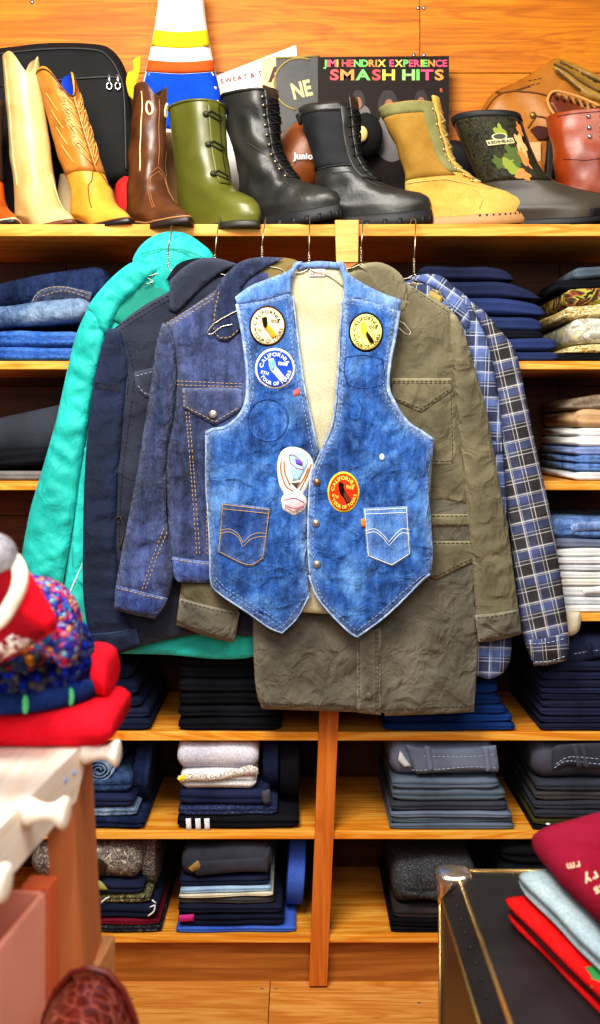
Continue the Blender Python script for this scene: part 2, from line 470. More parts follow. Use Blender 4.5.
# ------------------------------------------------------------------ shelving
SH = {1: (224, .029), 2: (361, .020), 3: (481, .022), 4: (613, .020), 5: (732, .021), 6: (831, .020), 7: (935, .019)}
SZ = {k: CZ + (HY - v[0]) * 2.4 / F for k, v in SH.items()}
unit = thing('shelving_unit', 'tall pine shelving of open boards built against the plank wall', 'shelves', (0, 2.6, 0))
for k, (py, th) in SH.items():
    mb = MB(); z = SZ[k]
    xm = (347 - (py - 240) * .0389 - CX) * 2.4 / F
    for x0, x1 in ((-1.9, xm - .001), (xm + .001, 1.9)):
        mb.box((x0, 2.4, z - th), (x1, 2.795, z), .0022)
    mb.build('shelf_board', M_SHELF, unit, smooth=False)
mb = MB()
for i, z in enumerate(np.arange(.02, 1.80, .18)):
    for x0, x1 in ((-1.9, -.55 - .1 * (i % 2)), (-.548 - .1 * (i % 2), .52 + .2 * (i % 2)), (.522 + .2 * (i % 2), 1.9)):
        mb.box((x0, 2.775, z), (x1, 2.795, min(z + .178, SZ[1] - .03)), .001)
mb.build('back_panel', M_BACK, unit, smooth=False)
# the leaning face post: top and bottom corners taken where the photograph shows them
def prism(q, y0, y1):
    V = [P(x, y, y0) for x, y in q]; V += [Vector((v.x, y1, v.z)) for v in V]
    n = len(q); return V, [tuple(range(n))[::-1], tuple(range(n, 2 * n))] + [(i, (i + 1) % n, n + (i + 1) % n, n + i) for i in range(n)]
V, Fc = prism([(336.5, 262), (358, 262), (327, 986), (309, 986)], 2.392, 2.43); MB().add(V, Fc).build('face_post', M_POST, unit, smooth=False)
V, Fc = prism([(335, 220), (358.5, 220), (358, 262), (336.5, 262)], 2.388, 2.43); MB().add(V, Fc).build('post_block', M_POSTCAP, unit, smooth=False)
MB().box((.046, 2.432, .02), (.074, 2.775, SZ[2] - .02)).build('divider', M_BACK, unit, smooth=False)
MB().box((-1.9, 2.425, 0.0), (1.9, 2.445, SZ[7] - .019)).build('kick_board', M_KICK, unit, smooth=False)

# ------------------------------------------------------------------ hanging clothes
LV, LD, LO, LN, LPL, LT = 2.262, 2.292, 2.318, 2.34, 2.356, 2.374

def hanger(px, ny, Yc, label, half, drop, hook_dx=3, tip=None):
    """wire hanger hooked over the front edge of the top shelf"""
    g = P(px, ny, Yc); t = thing('wire_hanger', label, 'hanger', (g.x, Yc, g.z), 'wire hangers on the top shelf edge')
    zt = SZ[1]; tx = (px + hook_dx - CX) * Yc / F
    pts = [g + Vector((0, 0, .036)), Vector((g.x + (tx - g.x) * .5, Yc + .003, (g.z + .036) * .55 + (zt + .004) * .45)), Vector((tx, Yc + (2.396 - Yc) * .55, zt + .002)),
           Vector((tx - .001, 2.394, zt + .012)), Vector((tx - .003, 2.402, zt + .017)), Vector((tx - .006, 2.412, zt + .012)), Vector((tx - .008, 2.416, zt + .003))]
    MB().tube(pts, .0016, 6).build('hook', M_WIRE, t)
    mb = MB()
    for ph in (0, math.pi):
        mb.tube([g + Vector((.0024 * math.cos(ph + k * 1.3), .0024 * math.sin(ph + k * 1.3), .002 + k * .0024)) for k in range(15)], .0015, 5)
    mb.build('twisted_neck', M_WIRE, t)
    for sgn in (-1, 1):
        a = [(0, 0), (sgn * 6, 4), (sgn * 22, 9), (sgn * half * .6, 9 + drop * .55), (sgn * half, 9 + drop)]
        pts = [P(px + x, ny + y, Yc) for x, y in curve2(a, 4, False, 80)]
        if tip: pts += [P(px + sgn * (half + x), ny + 9 + drop + y, Yc) for x, y in curve2(tip, 3, False, 200)]
        MB().tube(pts, .0015, 6).build('shoulder_wire', M_WIRE, t)
    return t

# ---- teal hooded jacket
M_TEAL = cloth('teal_nylon', (22, 160, 150), (46, 200, 186), 6, 300, .15, .6, .3, .03, .006)
M_TEALD = cloth('teal_nylon_inside', (18, 120, 104), (30, 150, 130), 8, 300, .2, .7, .3, .03)
t = thing('hooded_jacket', 'bright teal hooded nylon jacket hanging at the far left of the row', 'jacket', P(190, 300, LT), 'clothes hanging from the top shelf')
fo = [(75, .004, 16, 90, 'n'), (40, .0025, 10, 30, 'r')]
body = Pan([(112, 292), (160, 285), (215, 290), (300, 340), (300, 640), (252, 657), (215, 659), (170, 655), (100, 652), (58, 640), (62, 598), (75, 510), (88, 420), (98, 340)], LT, bulge=.008, rad=30, folds=[(80, .006, 12, 120, 'n'), (55, .003, 14, 30, 'r')], seed=1)
body.build('body', M_TEAL, t)
sl = Pan([(90, 303), (104, 322), (104, 345), (92, 400), (82, 460), (72, 530), (60, 600), (48, 660), (10, 640), (14, 600), (21, 558), (30, 510), (42, 470), (56, 420), (66, 375), (76, 335)], LT - .012, bulge=.016, rad=16, folds=[(72, .006, 9, 60, 'n'), (-50, .0045, 12, 30, 'r'), (30, .003, 8, 14, 'r')], seed=2)
sl.build('sleeve', M_TEAL, t)
pz = body.patch([(80, 448), (94, 446), (84, 590), (72, 560)], .001, edge=.002); pz.build('pocket', M_TEAL, t)
body.stitch([[(84, 560), (64, 606)]], M_WHITE, t, 'zip_tape', .0022, False, .0015)
hd = Pan([(133, 268), (136, 252), (148, 239), (165, 232), (184, 233), (200, 242), (214, 257), (214, 285), (190, 300), (150, 300)], LT - .004, bulge=.02, rad=26, folds=[(20, .006, 10, 40, 'n'), (-40, .004, 12, 24, 'r')], seed=3)
hd.build('hood', M_TEAL, t)
hi = Pan([(112, 318), (122, 298), (140, 280), (165, 268), (200, 266), (214, 272), (200, 300), (160, 320), (128, 330)], LT - .016, edge=.002, bulge=.003, folds=[(30, .003, 10, 24, 'n')], seed=4)
hi.build('hood_lining', M_TEALD, t)
hf = Pan([(134, 262), (150, 262), (170, 262), (160, 272), (146, 282), (136, 292), (124, 303), (116, 314), (109, 330), (103, 336), (94, 322), (87, 308), (95, 296), (110, 279), (124, 267)], LT - .018, bulge=.014, rad=9, folds=[(-45, .006, 7, 30, 'n'), (40, .003, 8, 14, 'r')], seed=5)
hf.build('hood_edge', M_TEAL, t)
body.stitch([[(142, 254), (160, 249), (182, 250), (205, 258)]], M_TEALD, t, 'seam', .0009, False, .022)
hanger(168, 268, LT - .030, 'wire hanger inside the teal hooded jacket', 24, 8)

# ---- navy work jacket
M_NAVY = cloth('navy_canvas', (38, 42, 54), (58, 62, 76), 5, 380, .3, .9, .15, .06, .008)
M_NAVYB = cloth('navy_canvas_faded', (36, 40, 50), (40, 49, 76), 4, 380, .3, .9, .15, .05, .008)
M_NVST = plain('navy_thread', (24, 26, 34), .9)
t = thing('work_jacket', 'dark navy canvas work jacket between the teal hoodie and denim jacket', 'jacket', P(200, 320, LN), 'clothes hanging from the top shelf')
body = Pan([(112, 330), (140, 308), (168, 292), (200, 275), (240, 270), (320, 300), (330, 630), (260, 636), (205, 634), (174, 638), (140, 646), (116, 653), (112, 600), (112, 480), (116, 400)], LN, bulge=.007, folds=[(85, .007, 16, 160, 'n'), (60, .0026, 20, 50, 'r')], seed=11)
body.build('body', M_NAVY, t)
sl = Pan([(108, 328), (120, 330), (127, 358), (126, 395), (121, 440), (117, 500), (117, 560), (125, 610), (140, 646), (118, 654), (97, 658), (88, 630), (83, 590), (83, 540), (84, 490), (87, 440), (93, 390), (100, 352)], LN - .010, bulge=.016, rad=15, folds=[(88, .007, 9, 90, 'n'), (20, .003, 14, 22, 'r')], seed=12)
sl.build('sleeve', M_NAVYB, t)
cf = sl.patch([(86, 634), (112, 632), (136, 628), (141, 646), (118, 654), (97, 658)], .001, edge=.002); cf.build('cuff', M_NAVYB, t)
sl.stitch([[(88, 636), (112, 634), (135, 630)]], M_NVST, t, lift=.003)
text('COUR', lambda x, y: sl.pt(x, -y, .0012), 9, M_NVST, t, origin=(94, -388), ang=-8)
body.stitch([[(112, 330), (150, 306), (196, 280)], [(114, 334), (152, 310), (196, 285)], [(120, 342), (128, 376), (127, 396)], [(126, 340), (134, 372), (133, 392)], [(132, 400), (122, 480), (119, 545)]], M_NVST, t)
pf = body.patch([(134, 372), (168, 364), (168, 396), (146, 398), (136, 388)], .002, edge=.003); pf.build('pocket_flap', M_NAVY, t)
pf.stitch([[(136, 376), (166, 368)], [(138, 386), (147, 394), (166, 393)]], M_PALEST, t, 'topstitch', .0006)
lb = Pan([(166, 280), (178, 264), (200, 258), (232, 262), (240, 285), (200, 292)], LN - .003, edge=.002, bulge=.002); lb.build('neck_lining', cloth('navy_lining', (20, 22, 28)), t)
co = Pan([(170, 280), (184, 267), (199, 259), (216, 258), (238, 264), (222, 272), (206, 284), (190, 299), (176, 313), (169, 309)], LN - .016, edge=.003, er=3, bulge=.002, rad=10, seed=13, sharp=34); co.build('collar', M_NAVY, t)
body.stitch([[(112, 520), (120, 516), (124, 530), (120, 548)]], M_OLST, t, 'pull_tab', .0018, False, .004)
hanger(215, 270, LN - .011, 'wire hanger inside the dark navy work jacket', 46, 30)

# ---- olive army coat
M_OLIVE = cloth('olive_canvas', (86, 81, 64), (126, 118, 94), 6, 360, .3, .9, .15, .06, .011)
M_OLG = cloth('olive_grey_canvas', (82, 80, 70), (120, 114, 100), 6, 360, .3, .9, .15, .06, .014)
t = thing('army_coat', 'long faded olive field coat hanging behind the denim vest', 'coat', P(365, 330, LO), 'clothes hanging from the top shelf')
body = Pan([(338, 278), (356, 266), (385, 268), (408, 284), (432, 298), (452, 312), (456, 345), (461, 400), (467, 460), (473, 520), (477, 570), (478, 640), (474, 712), (440, 714), (385, 716), (384, 713), (320, 711), (262, 709), (256, 690), (253, 640), (252, 560), (250, 400), (256, 330), (290, 300)], LO, bulge=.009, rad=34, folds=[(82, .005, 24, 140, 'n'), (35, .0042, 26, 46, 'r'), (-40, .0034, 20, 50, 'r')], seed=21)
body.build('body', M_OLG, t)
up = body.patch([(356, 266), (385, 268), (408, 284), (432, 298), (452, 312), (456, 345), (461, 400), (467, 460), (471, 505), (440, 500), (340, 500), (340, 300)], .0008, edge=.001, step=5); up.build('chest_panel', M_OLIVE, t)
sl = Pan([(450, 311), (458, 318), (466, 338), (476, 372), (486, 408), (497, 470), (508, 530), (516, 590), (522, 634), (500, 640), (478, 643), (475, 600), (470, 540), (463, 470), (456, 400), (451, 350)], LO - .012, bulge=.016, rad=18, folds=[(80, .006, 10, 70, 'n'), (40, .0036, 14, 28, 'r')], seed=22)
sl.build('sleeve', M_OLIVE, t)
cf = sl.patch([(475, 615), (496, 613), (518, 609), (522, 634), (500, 640), (478, 643)], .001, edge=.0025); cf.build('cuff', M_OLG, t)
cf.stitch([[(477, 618), (498, 616), (517, 612)], [(480, 639), (500, 636), (520, 631)]], M_OLST, t)
s2 = Pan([(200, 420), (248, 420), (246, 520), (240, 600), (234, 643), (206, 636), (176, 625), (184, 560), (192, 480)], LO - .008, bulge=.012, rad=20, folds=[(80, .003, 14, 60, 'n')], seed=23)
s2.build('sleeve', M_OLIVE, t)
c2 = s2.patch([(180, 598), (210, 606), (240, 612), (234, 643), (206, 636), (176, 625)], .001, edge=.0025); c2.build('cuff', M_OLG, t)
c2.stitch([[(181, 601), (210, 609), (239, 615)], [(178, 621), (206, 632), (233, 639)]], M_OLST, t)
pk = body.patch([(392, 380), (454, 378), (456, 462), (452, 465), (420, 465), (400, 466), (394, 440)], .0015, edge=.0025); pk.build('pocket', M_OLIVE, t)
fl = body.patch([(392, 378), (453, 378), (453, 391), (421, 413), (392, 400)], .005, edge=.0035); fl.build('pocket_flap', M_OLIVE, t)
fl.stitch([[(393, 381), (452, 381)], [(393, 383), (452, 383)], [(394, 398), (421, 409), (450, 389)]], M_OLST, t)
pk.stitch([[(451, 394), (453, 461), (420, 462), (404, 463)]], M_OLST, t)
bd = body.patch([(431, 514), (471, 514), (472, 526), (431, 527)], .0015, edge=.002); bd.build('drawcord_band', M_OLIVE, t)
bd.stitch([[(432, 516), (470, 516)], [(432, 525), (471, 524)]], M_OLST, t)
f2 = body.patch([(428, 541), (475, 541), (476, 561), (456, 570), (437, 579), (428, 576)], .004, edge=.0035); f2.build('pocket_flap', M_OLIVE, t)
f2.stitch([[(429, 543), (474, 543)], [(430, 574), (438, 575), (456, 566), (474, 558)]], M_OLST, t)
pl = body.patch([(357, 630), (381, 628), (381, 715), (357, 713)], .0015, edge=.003); pl.build('placket', M_OLG, t)
pl.stitch([[(378, 632), (378, 713)], [(376, 632), (376, 713)], [(359, 640), (359, 700)]], M_OLST, t)
body.stitch([[(262, 703), (310, 705), (355, 706)], [(383, 710), (430, 708), (473, 706)], [(412, 288), (450, 313)], [(412, 291), (448, 315)]], M_OLST, t)
V, Fc = ell(pl.pt(369, 696, .002), (.008, .003, .008), None, 14, 8); MB().add(V, Fc).build('button', plain('olive_button', (92, 86, 66), .5), t)
ln = Pan([(348, 268), (362, 262), (378, 266), (392, 290), (370, 300), (348, 290)], LO - .006, edge=.002, bulge=.002); ln.build('neck_lining', cloth('olive_lining', (60, 58, 28), (84, 80, 40)), t)
co = Pan([(358, 265), (376, 262), (390, 266), (402, 276), (407, 290), (406, 312), (400, 318), (388, 300), (376, 288), (368, 274)], LO - .014, edge=.003, er=3, bulge=.002, rad=10, seed=24, sharp=34); co.build('collar', M_OLIVE, t)
hanger(361, 263, LO - .0105, 'wire hanger inside the olive army coat', 52, 34)

# ---- plaid flannel shirt
M_PL = plaid('blue_grey_plaid', (88, 100, 144), (60, 64, 84), (116, 138, 198), (206, 212, 226), .25)
M_PLS = plaid('grey_blue_plaid', (86, 86, 94), (60, 57, 58), (86, 98, 146), (208, 206, 204), .27)
t = thing('plaid_shirt', 'blue and grey plaid flannel shirt hanging at the far right of the row', 'shirt', P(430, 330, LPL), 'clothes hanging from the top shelf')
body = Pan([(395, 285), (420, 278), (445, 282), (470, 300), (487, 332), (496, 375), (503, 430), (507, 500), (511, 580), (512, 640), (507, 668), (490, 679), (474, 675), (430, 668), (400, 660), (392, 400)], LPL, bulge=.008, folds=[(85, .006, 14, 120, 'n'), (30, .003, 14, 30, 'r')], seed=31, uvrot=2)
body.build('body', M_PL, t)
sl = Pan([(470, 301), (482, 309), (494, 323), (507, 338), (516, 352), (522, 378), (532, 428), (540, 466), (549, 506), (557, 552), (564, 598), (569, 640), (567, 660), (550, 665), (534, 666), (524, 640), (516, 590), (510, 530), (505, 475), (502, 425), (495, 375), (486, 336), (476, 316)], LPL - .014, bulge=.018, rad=19, folds=[(78, .005, 12, 70, 'n'), (20, .004, 16, 22, 'r')], seed=32, uvrot=-13)
sl.build('sleeve', M_PLS, t)
cf = sl.patch([(527, 640), (545, 638), (568, 632), (569, 645), (567, 660), (550, 665), (534, 666)], .0015, edge=.003, uvrot=-5); cf.build('cuff', M_PLS, t)
cf.stitch([[(529, 644), (546, 643), (567, 638)], [(535, 662), (550, 661), (566, 656)]], M_PALEST, t)
pk = body.patch([(489, 440), (503, 442), (505, 452), (490, 456)], .004, edge=.003); pk.build('pocket', M_PL, t)
co = Pan([(408, 278), (426, 274), (441, 276), (453, 286), (464, 300), (470, 318), (468, 334), (460, 322), (448, 304), (438, 290), (424, 284)], LPL - .012, edge=.004, bulge=.003, uvrot=35, seed=33); co.build('collar', M_PL, t)
lb = Pan([(410, 282), (438, 278), (442, 300), (412, 300)], LPL - .009, edge=.001, bulge=.001, uvrot=20); lb.build('neck_lining', plaid('brown_plaid', (96, 86, 70), (40, 38, 40), (120, 108, 84), (196, 186, 160), .2), t)
lt = lb.patch([(430, 290), (443, 297), (440, 304), (428, 297)], .006); lt.build('neck_label', cloth('tan_label', (170, 150, 90)), t)
hanger(414, 274, LPL - .0115, 'wire hanger inside the plaid flannel shirt', 50, 30)

# ---- denim trucker jacket
M_DJ = denim('indigo_denim', (48, 52, 64), (66, 74, 104), (98, 112, 164), 6, None, .3)
M_DJD = denim('dark_indigo_denim', (36, 42, 60), (46, 54, 80), (60, 76, 124), 5, None, .2)
M_DJL = denim('blue_indigo_denim', (54, 64, 104), (68, 86, 144), (98, 124, 190), 7, None, .35)
t = thing('denim_jacket', 'faded indigo denim trucker jacket with pointed chest pocket flaps', 'jacket', P(262, 320, LD), 'clothes hanging from the top shelf')
body = Pan([(168, 322), (190, 308), (216, 290), (240, 276), (262, 268), (290, 272), (340, 300), (372, 330), (376, 420), (375, 575), (330, 580), (232, 582), (190, 582), (174, 576), (169, 560), (168, 528), (166, 490), (164, 460), (168, 432), (174, 400), (176, 370)], LD, bulge=.008, rad=24, folds=[(85, .006, 20, 130, 'n'), (35, .0026, 18, 36, 'r')], seed=41)
body.build('body', M_DJ, t)
lo = 0 and body.patch([(176, 428), (206, 428), (206, 560), (170, 560), (168, 528), (166, 490), (164, 460), (168, 440)], .0006, edge=.001, step=4)
sl = Pan([(163, 322), (170, 328), (175, 350), (176, 384), (173, 420), (167, 448), (166, 480), (167, 520), (172, 560), (172, 585), (164, 604), (155, 619), (134, 615), (114, 609), (116, 585), (123, 545), (131, 505), (139, 460), (147, 410), (153, 370), (157, 340)], LD - .012, bulge=.017, rad=17, folds=[(80, .006, 10, 70, 'n'), (30, .0038, 14, 24, 'r')], seed=42)
sl.build('sleeve', M_DJ, t)
cf = sl.patch([(116, 585), (140, 591), (168, 598), (164, 607), (155, 619), (134, 615), (114, 609)], .001, edge=.003); cf.build('cuff', M_DJL, t)
cf.stitch([[(117, 588), (140, 594), (166, 600)]], M_GOLD, t); sl.stitch([[(164, 528), (152, 560), (142, 590)], [(167, 532), (155, 562), (145, 591)]], M_GOLD, t)
wb = body.patch([(169, 556), (206, 561), (260, 562), (260, 583), (200, 583), (178, 582), (172, 574)], .002, edge=.003); wb.build('waistband', M_DJL, t)
wb.stitch([[(171, 559), (206, 564), (240, 565)]], M_GOLD, t)
fl = body.patch([(182, 388), (236, 388), (242, 395), (240, 410), (215, 426), (183, 408)], .003, edge=.003); fl.build('pocket_flap', M_DJ, t)
fl.stitch([[(184, 391), (184, 406), (215, 422), (240, 407)]], M_GOLD, t)
body.stitch([[(176, 381), (242, 384)], [(176, 385), (242, 387)], [(186, 412), (190, 460), (197, 556)], [(189, 412), (193, 460), (200, 556)], [(167, 322), (172, 350), (175, 384)],
             [(170, 321), (192, 308), (218, 292)], [(172, 324), (194, 311), (216, 297)], [(206, 430), (207, 558)]], M_GOLD, t)
V, Fc = ell(fl.pt(213, 414, .002), (.0095, .004, .0095), None, 16, 8); MB().add(V, Fc).build('snap_button', plain('snap_metal', (210, 200, 180), .3, .8), t)
ln = Pan([(226, 278), (250, 260), (262, 258), (300, 262), (330, 300), (250, 310)], LD - .003, edge=.002, bulge=.003); ln.build('neck_lining', cloth('tan_lining', (120, 104, 64), (150, 130, 84)), t)
co = Pan([(216, 290), (226, 274), (242, 261), (262, 257), (284, 258), (266, 268), (248, 280), (240, 296), (242, 330), (228, 342), (218, 341), (211, 332), (213, 310)], LD - .014, edge=.003, er=3, bulge=.002, rad=10, seed=43, sharp=40); co.build('collar', M_DJD, t)
co.stitch([[(219, 292), (215, 312), (214, 330), (220, 338), (230, 337), (240, 328)]], M_GOLD, t)
hanger(262, 262, LD - .0095, 'wire hanger inside the denim trucker jacket', 46, 32)

# ---- denim vest with patches
M_VD = denim('vest_denim', (36, 62, 112), (56, 102, 174), (118, 168, 224), 8, (46, 60, 86), .8, .014)
M_VD2 = denim('vest_denim_light', (60, 104, 176), (92, 138, 204), (140, 178, 226), 10)
M_VDD = denim('vest_denim_pocket', (36, 56, 100), (50, 80, 140), (80, 118, 180), 10)
M_VTR = denim('vest_edge', (110, 142, 194), (156, 182, 216), (214, 226, 240), 40)
M_CREAM = cloth('cream_lining', (190, 180, 146), (216, 208, 180), 10, 300, .4, .95, .1, .1)
M_SUN = plain('faint_thread', (150, 178, 222), .9)
vest = t = thing('denim_vest', 'blue denim vest covered in round embroidered patches, frontmost on the row', 'vest', P(318, 320, LV), 'clothes hanging from the top shelf')
bk = Pan([(298, 265), (320, 264), (340, 265), (352, 284), (392, 308), (388, 334), (390, 372), (392, 400), (410, 424), (434, 438), (430, 500), (431, 575), (405, 595), (357, 612), (300, 612), (250, 600), (210, 585), (206, 480), (206, 434), (226, 428), (246, 404), (250, 360), (246, 308), (286, 284)], LV + .016, bulge=.0, folds=[(85, .003, 20, 90, 'n')], seed=50, thick=.001)
bk.build('back_lining', M_CREAM, t)
LF = [(237, 303), (264, 299), (290, 291), (294, 306), (298, 340), (305, 385), (313, 425), (319, 452), (315, 464), (310, 478), (308, 500), (307, 540), (309, 588), (311, 596), (297, 619), (282, 634), (268, 628), (246, 613), (219, 595), (210, 583), (209, 550), (207, 514), (205, 483), (205, 435), (212, 430), (226, 427), (240, 415), (247, 397), (247, 370), (243, 335)]
lf = Pan(LF, LV, bulge=.010, rad=34, folds=[(82, .006, 20, 90, 'n'), (40, .0026, 18, 34, 'r'), (-20, .0016, 10, 16, 'n')], seed=51, step=3.5, sharp=38); lf.build('front_panel', M_VD, t)
RF = [(345, 296), (372, 301), (399, 311), (395, 335), (390, 362), (388, 386), (394, 402), (407, 422), (423, 433), (434, 440), (433, 450), (430, 484), (431, 520), (433, 552), (431, 575), (420, 583), (406, 598), (382, 620), (357, 638), (348, 632), (327, 612), (315, 594), (309, 574), (307, 541), (308, 500), (311, 476), (319, 455), (331, 432), (336, 408), (339, 370), (341, 330)]
rf = Pan(RF, LV - .006, bulge=.010, rad=34, folds=[(96, .006, 20, 90, 'n'), (-40, .0026, 18, 34, 'r'), (20, .0016, 10, 16, 'n')], seed=52, step=3.5, sharp=38); rf.build('front_panel', M_VD, t)
yl = Pan([(235, 297), (252, 285), (288, 271), (294, 263), (303, 261), (297, 268), (292, 280), (291, 293), (264, 301), (237, 306)], LV - .002, edge=.003, bulge=.005, rad=12, seed=53, step=3); yl.build('shoulder_yoke', M_VD2, t)
yr = Pan([(336, 261), (344, 263), (350, 275), (378, 291), (402, 300), (399, 313), (372, 304), (344, 299), (343, 280)], LV - .004, edge=.003, bulge=.005, rad=12, seed=54, step=3); yr.build('shoulder_yoke', M_VD2, t)
nk = Pan([(294, 264), (318, 261), (344, 263), (340, 269), (318, 268), (298, 270)], LV + .008, edge=.003, bulge=.002, step=3); nk.build('collar_band', M_VD2, t)
lb = bk.patch([(309, 268), (326, 268), (326, 277), (309, 277)], .002); lb.build('neck_label', cloth('white_label', (226, 214, 208)), t)
text("LEVI'S", lambda x, y: lb.pt(x, -y, .0006), 4.2, plain('label_red', (190, 50, 50), .8), t, origin=(311, -274.5), sx=.95)
# bound edges
MBe = MB()
def edge(pan, pts, r=.0046, lift=.0008): MBe.tube(pan.line(pts, 3, lift - .001), r, 7)
edge(lf, [(237, 304), (243, 335), (247, 370), (247, 397), (240, 415), (226, 427), (212, 430), (206, 434)]); edge(rf, [(399, 311), (395, 335), (390, 362), (388, 386), (394, 402), (407, 422), (423, 433), (433, 440)])
edge(lf, [(206, 435), (206, 484), (208, 516), (210, 552), (211, 582), (220, 594), (247, 612), (268, 627), (282, 633), (297, 618), (309, 596)], .0022)
edge(rf, [(309, 575), (315, 593), (328, 611), (348, 631), (357, 637), (382, 619), (406, 597), (420, 582), (430, 574)], .0026)
edge(rf, [(342, 300), (340, 335), (338, 372), (335, 408), (330, 431), (319, 456), (311, 477), (309, 500), (308, 541), (310, 574)], .0026); edge(lf, [(293, 296), (297, 330), (303, 378), (312, 422), (318, 450)], .0022)
MBe.build('bound_edge', M_VTR, t)
lf.stitch([[(240, 309), (252, 306), (270, 302), (291, 297)], [(246, 322), (253, 380), (251, 402), (242, 420), (228, 431), (210, 436)], [(214, 580), (224, 591), (250, 608), (282, 628), (304, 598)], [(286, 306), (292, 345), (300, 390), (308, 428), (313, 455)], [(216, 578), (226, 588), (252, 604), (282, 623)]], M_SUN, t, w=.0007)
rf.stitch([[(347, 303), (372, 307), (397, 316)], [(393, 322), (385, 366), (384, 388), (391, 406), (405, 426), (428, 443)], [(316, 580), (322, 598), (335, 612), (357, 631), (380, 613), (404, 591), (426, 573)], [(347, 306), (345, 345), (343, 375), (341, 412), (334, 436), (323, 460), (316, 480), (314, 505), (313, 545), (315, 575)]], M_SUN, t, w=.0007)
# pockets with the double-arc stitching
for pan, pts, arcs, mat, th in ((lf, [(221, 502), (271, 508), (268, 532), (264, 560), (248, 567), (217, 553), (219, 530)], [[(219, 531), (229, 529), (238, 534), (243, 543), (250, 536), (258, 533), (267, 534)], [(219, 534), (229, 532), (238, 537), (243, 547), (250, 540), (258, 537), (267, 537)]], M_VDD, M_GOLD),
                           (rf, [(363, 508), (408, 506), (411, 555), (392, 567), (367, 557)], [[(365, 531), (375, 529), (383, 535), (389, 542), (395, 535), (402, 529), (410, 530)], [(365, 534), (375, 532), (383, 538), (389, 546), (395, 539), (402, 533), (410, 534)]], M_VD2, M_WHITE)):
    pk = pan.patch(pts, .001, edge=.0028, er=2); pk.build('pocket', mat, t)
    q = pts + [pts[0]]; c = np.mean(pts, 0)
    ins = [tuple(np.array(p) + (c - np.array(p)) * .07) for p in q]
    pk.stitch([ins[:], [tuple(np.array(p) + (c - np.array(p)) * np.array([.08, .2])) for p in pts[:2]]] + arcs, th, t, 'pocket_stitching', w=.0008, dash=False)
tb = rf.patch([(361, 519), (366, 518), (366, 527), (361, 527)], .005, edge=.002); tb.build('pocket_tab', cloth('orange_tab', (206, 120, 60)), t)
# front snaps
for x, y in ((317, 482), (316, 523), (317, 564)):
    c = rf.pt(x, y, .002); mb = MB(); V, Fc = ell(c, (.0088, .005, .0088), None, 16, 8); mb.add(V, Fc)
    V, Fc = ell(c + Vector((0, -.004, 0)), (.0045, .0025, .0045), None, 12, 6); mb.add(V, Fc)
    mb.build('snap_button', plain('copper_snap', (150, 116, 84), .35, .7) if y < 500 else plain('nickel_snap', (190, 176, 156), .35, .7), t)
V, Fc = ell(rf.pt(382, 457, .001), (.006, .003, .0075), None, 12, 8); MB().add(V, Fc).build('stray_button', plain('white_stud', (226, 226, 226), .4), t)
tg = lf.patch([(293, 391), (299, 388), (300, 394), (294, 397)], .001, edge=.002); tg.build('side_tab', plain('red_white_tab', (220, 90, 90), .8), t)

def felt(n, c): return cloth('felt_' + n, c, tuple(min(255, v + 14) for v in c), 30, 300, .5, .95, .1, .05)
CAL = [(-.36, .52), (.02, .56), (.06, .14), (.55, -.46), (.52, -.66), (.24, -.68), (.05, -.40), (-.22, -.12), (-.34, .2)]
def round_patch(pan, cx, cy, rx, ry, fill, rim, inkc, statec, half, halfmat, name_rot=0):
    N = 28
    def ring(k): return [(cx + rx * k * math.cos(2 * math.pi * i / N), cy + ry * k * math.sin(2 * math.pi * i / N)) for i in range(N)]
    a = pan.patch(ring(1.0), .001, edge=.0022, er=2, step=3); ob = a.build('embroidered_patch', rim, t)
    b = pan.patch(ring(.9), .0032, edge=.0006, er=1.5, step=3); b.build('patch_field', fill, ob).parent = ob
    WL[ob.name] = WL[t.name]
    fn = lambda x, y: pan.pt(cx + x * rx, cy - y * ry, .0043)
    text('CALIFORNIA', fn, .26, inkc, ob, arc=(0, 0, .6, 95, True), gap=.1)
    text('TOUR OF TOURS', fn, .24, inkc, ob, arc=(0, 0, .82, 280, False), gap=.1)
    text('1000', fn, .24, inkc, ob, origin=(.16, .18), ang=-8); text('8TH', fn, .2, inkc, ob, origin=(-.72, -.22), ang=-15)
    s = pan.patch([(cx + x * rx * .9, cy - y * ry * .9) for x, y in CAL], .0038, edge=.0006, er=1, step=2.5); s.build('state_outline', statec, ob)
    s = pan.patch([(cx + x * rx * .9, cy - y * ry * .9) for x, y in half], .0046, edge=.0005, er=1, step=2.5); s.build('state_half', halfmat, ob)
    return ob
NH = [(-.34, .46), (-.04, .5), (.0, .1), (-.08, -.12), (-.2, -.06), (-.3, .2)]; SHF = [(.06, .06), (.48, -.46), (.46, -.6), (.26, -.6), (.08, -.34), (.0, -.1)]
K, W_, Y_ = felt('black', (24, 22, 20)), felt('white', (238, 236, 230)), felt('cream_yellow', (240, 224, 130))
round_patch(lf, 267.5, 326, 18.5, 20.5, felt('ivory', (244, 226, 178)), felt('dark_brown', (66, 40, 18)), plain('ink_brown', (40, 24, 16), .9), felt('amber', (232, 164, 56)), NH, K)
round_patch(lf, 275, 368.5, 20, 20.5, felt('royal', (34, 74, 200)), W_, M_WHITE, W_, NH, felt('sky', (120, 176, 214)))
round_patch(rf, 366, 332, 17.5, 20, Y_, K, plain('ink_olive', (52, 48, 20), .9), felt('gold', (226, 196, 60)), SHF, K)
round_patch(rf, 343.5, 492, 16, 20.5, felt('orange_red', (226, 62, 28)), felt('yellow', (240, 204, 60)), plain('ink_yellow', (246, 214, 90), .9), K, SHF, felt('rust', (120, 60, 40)))
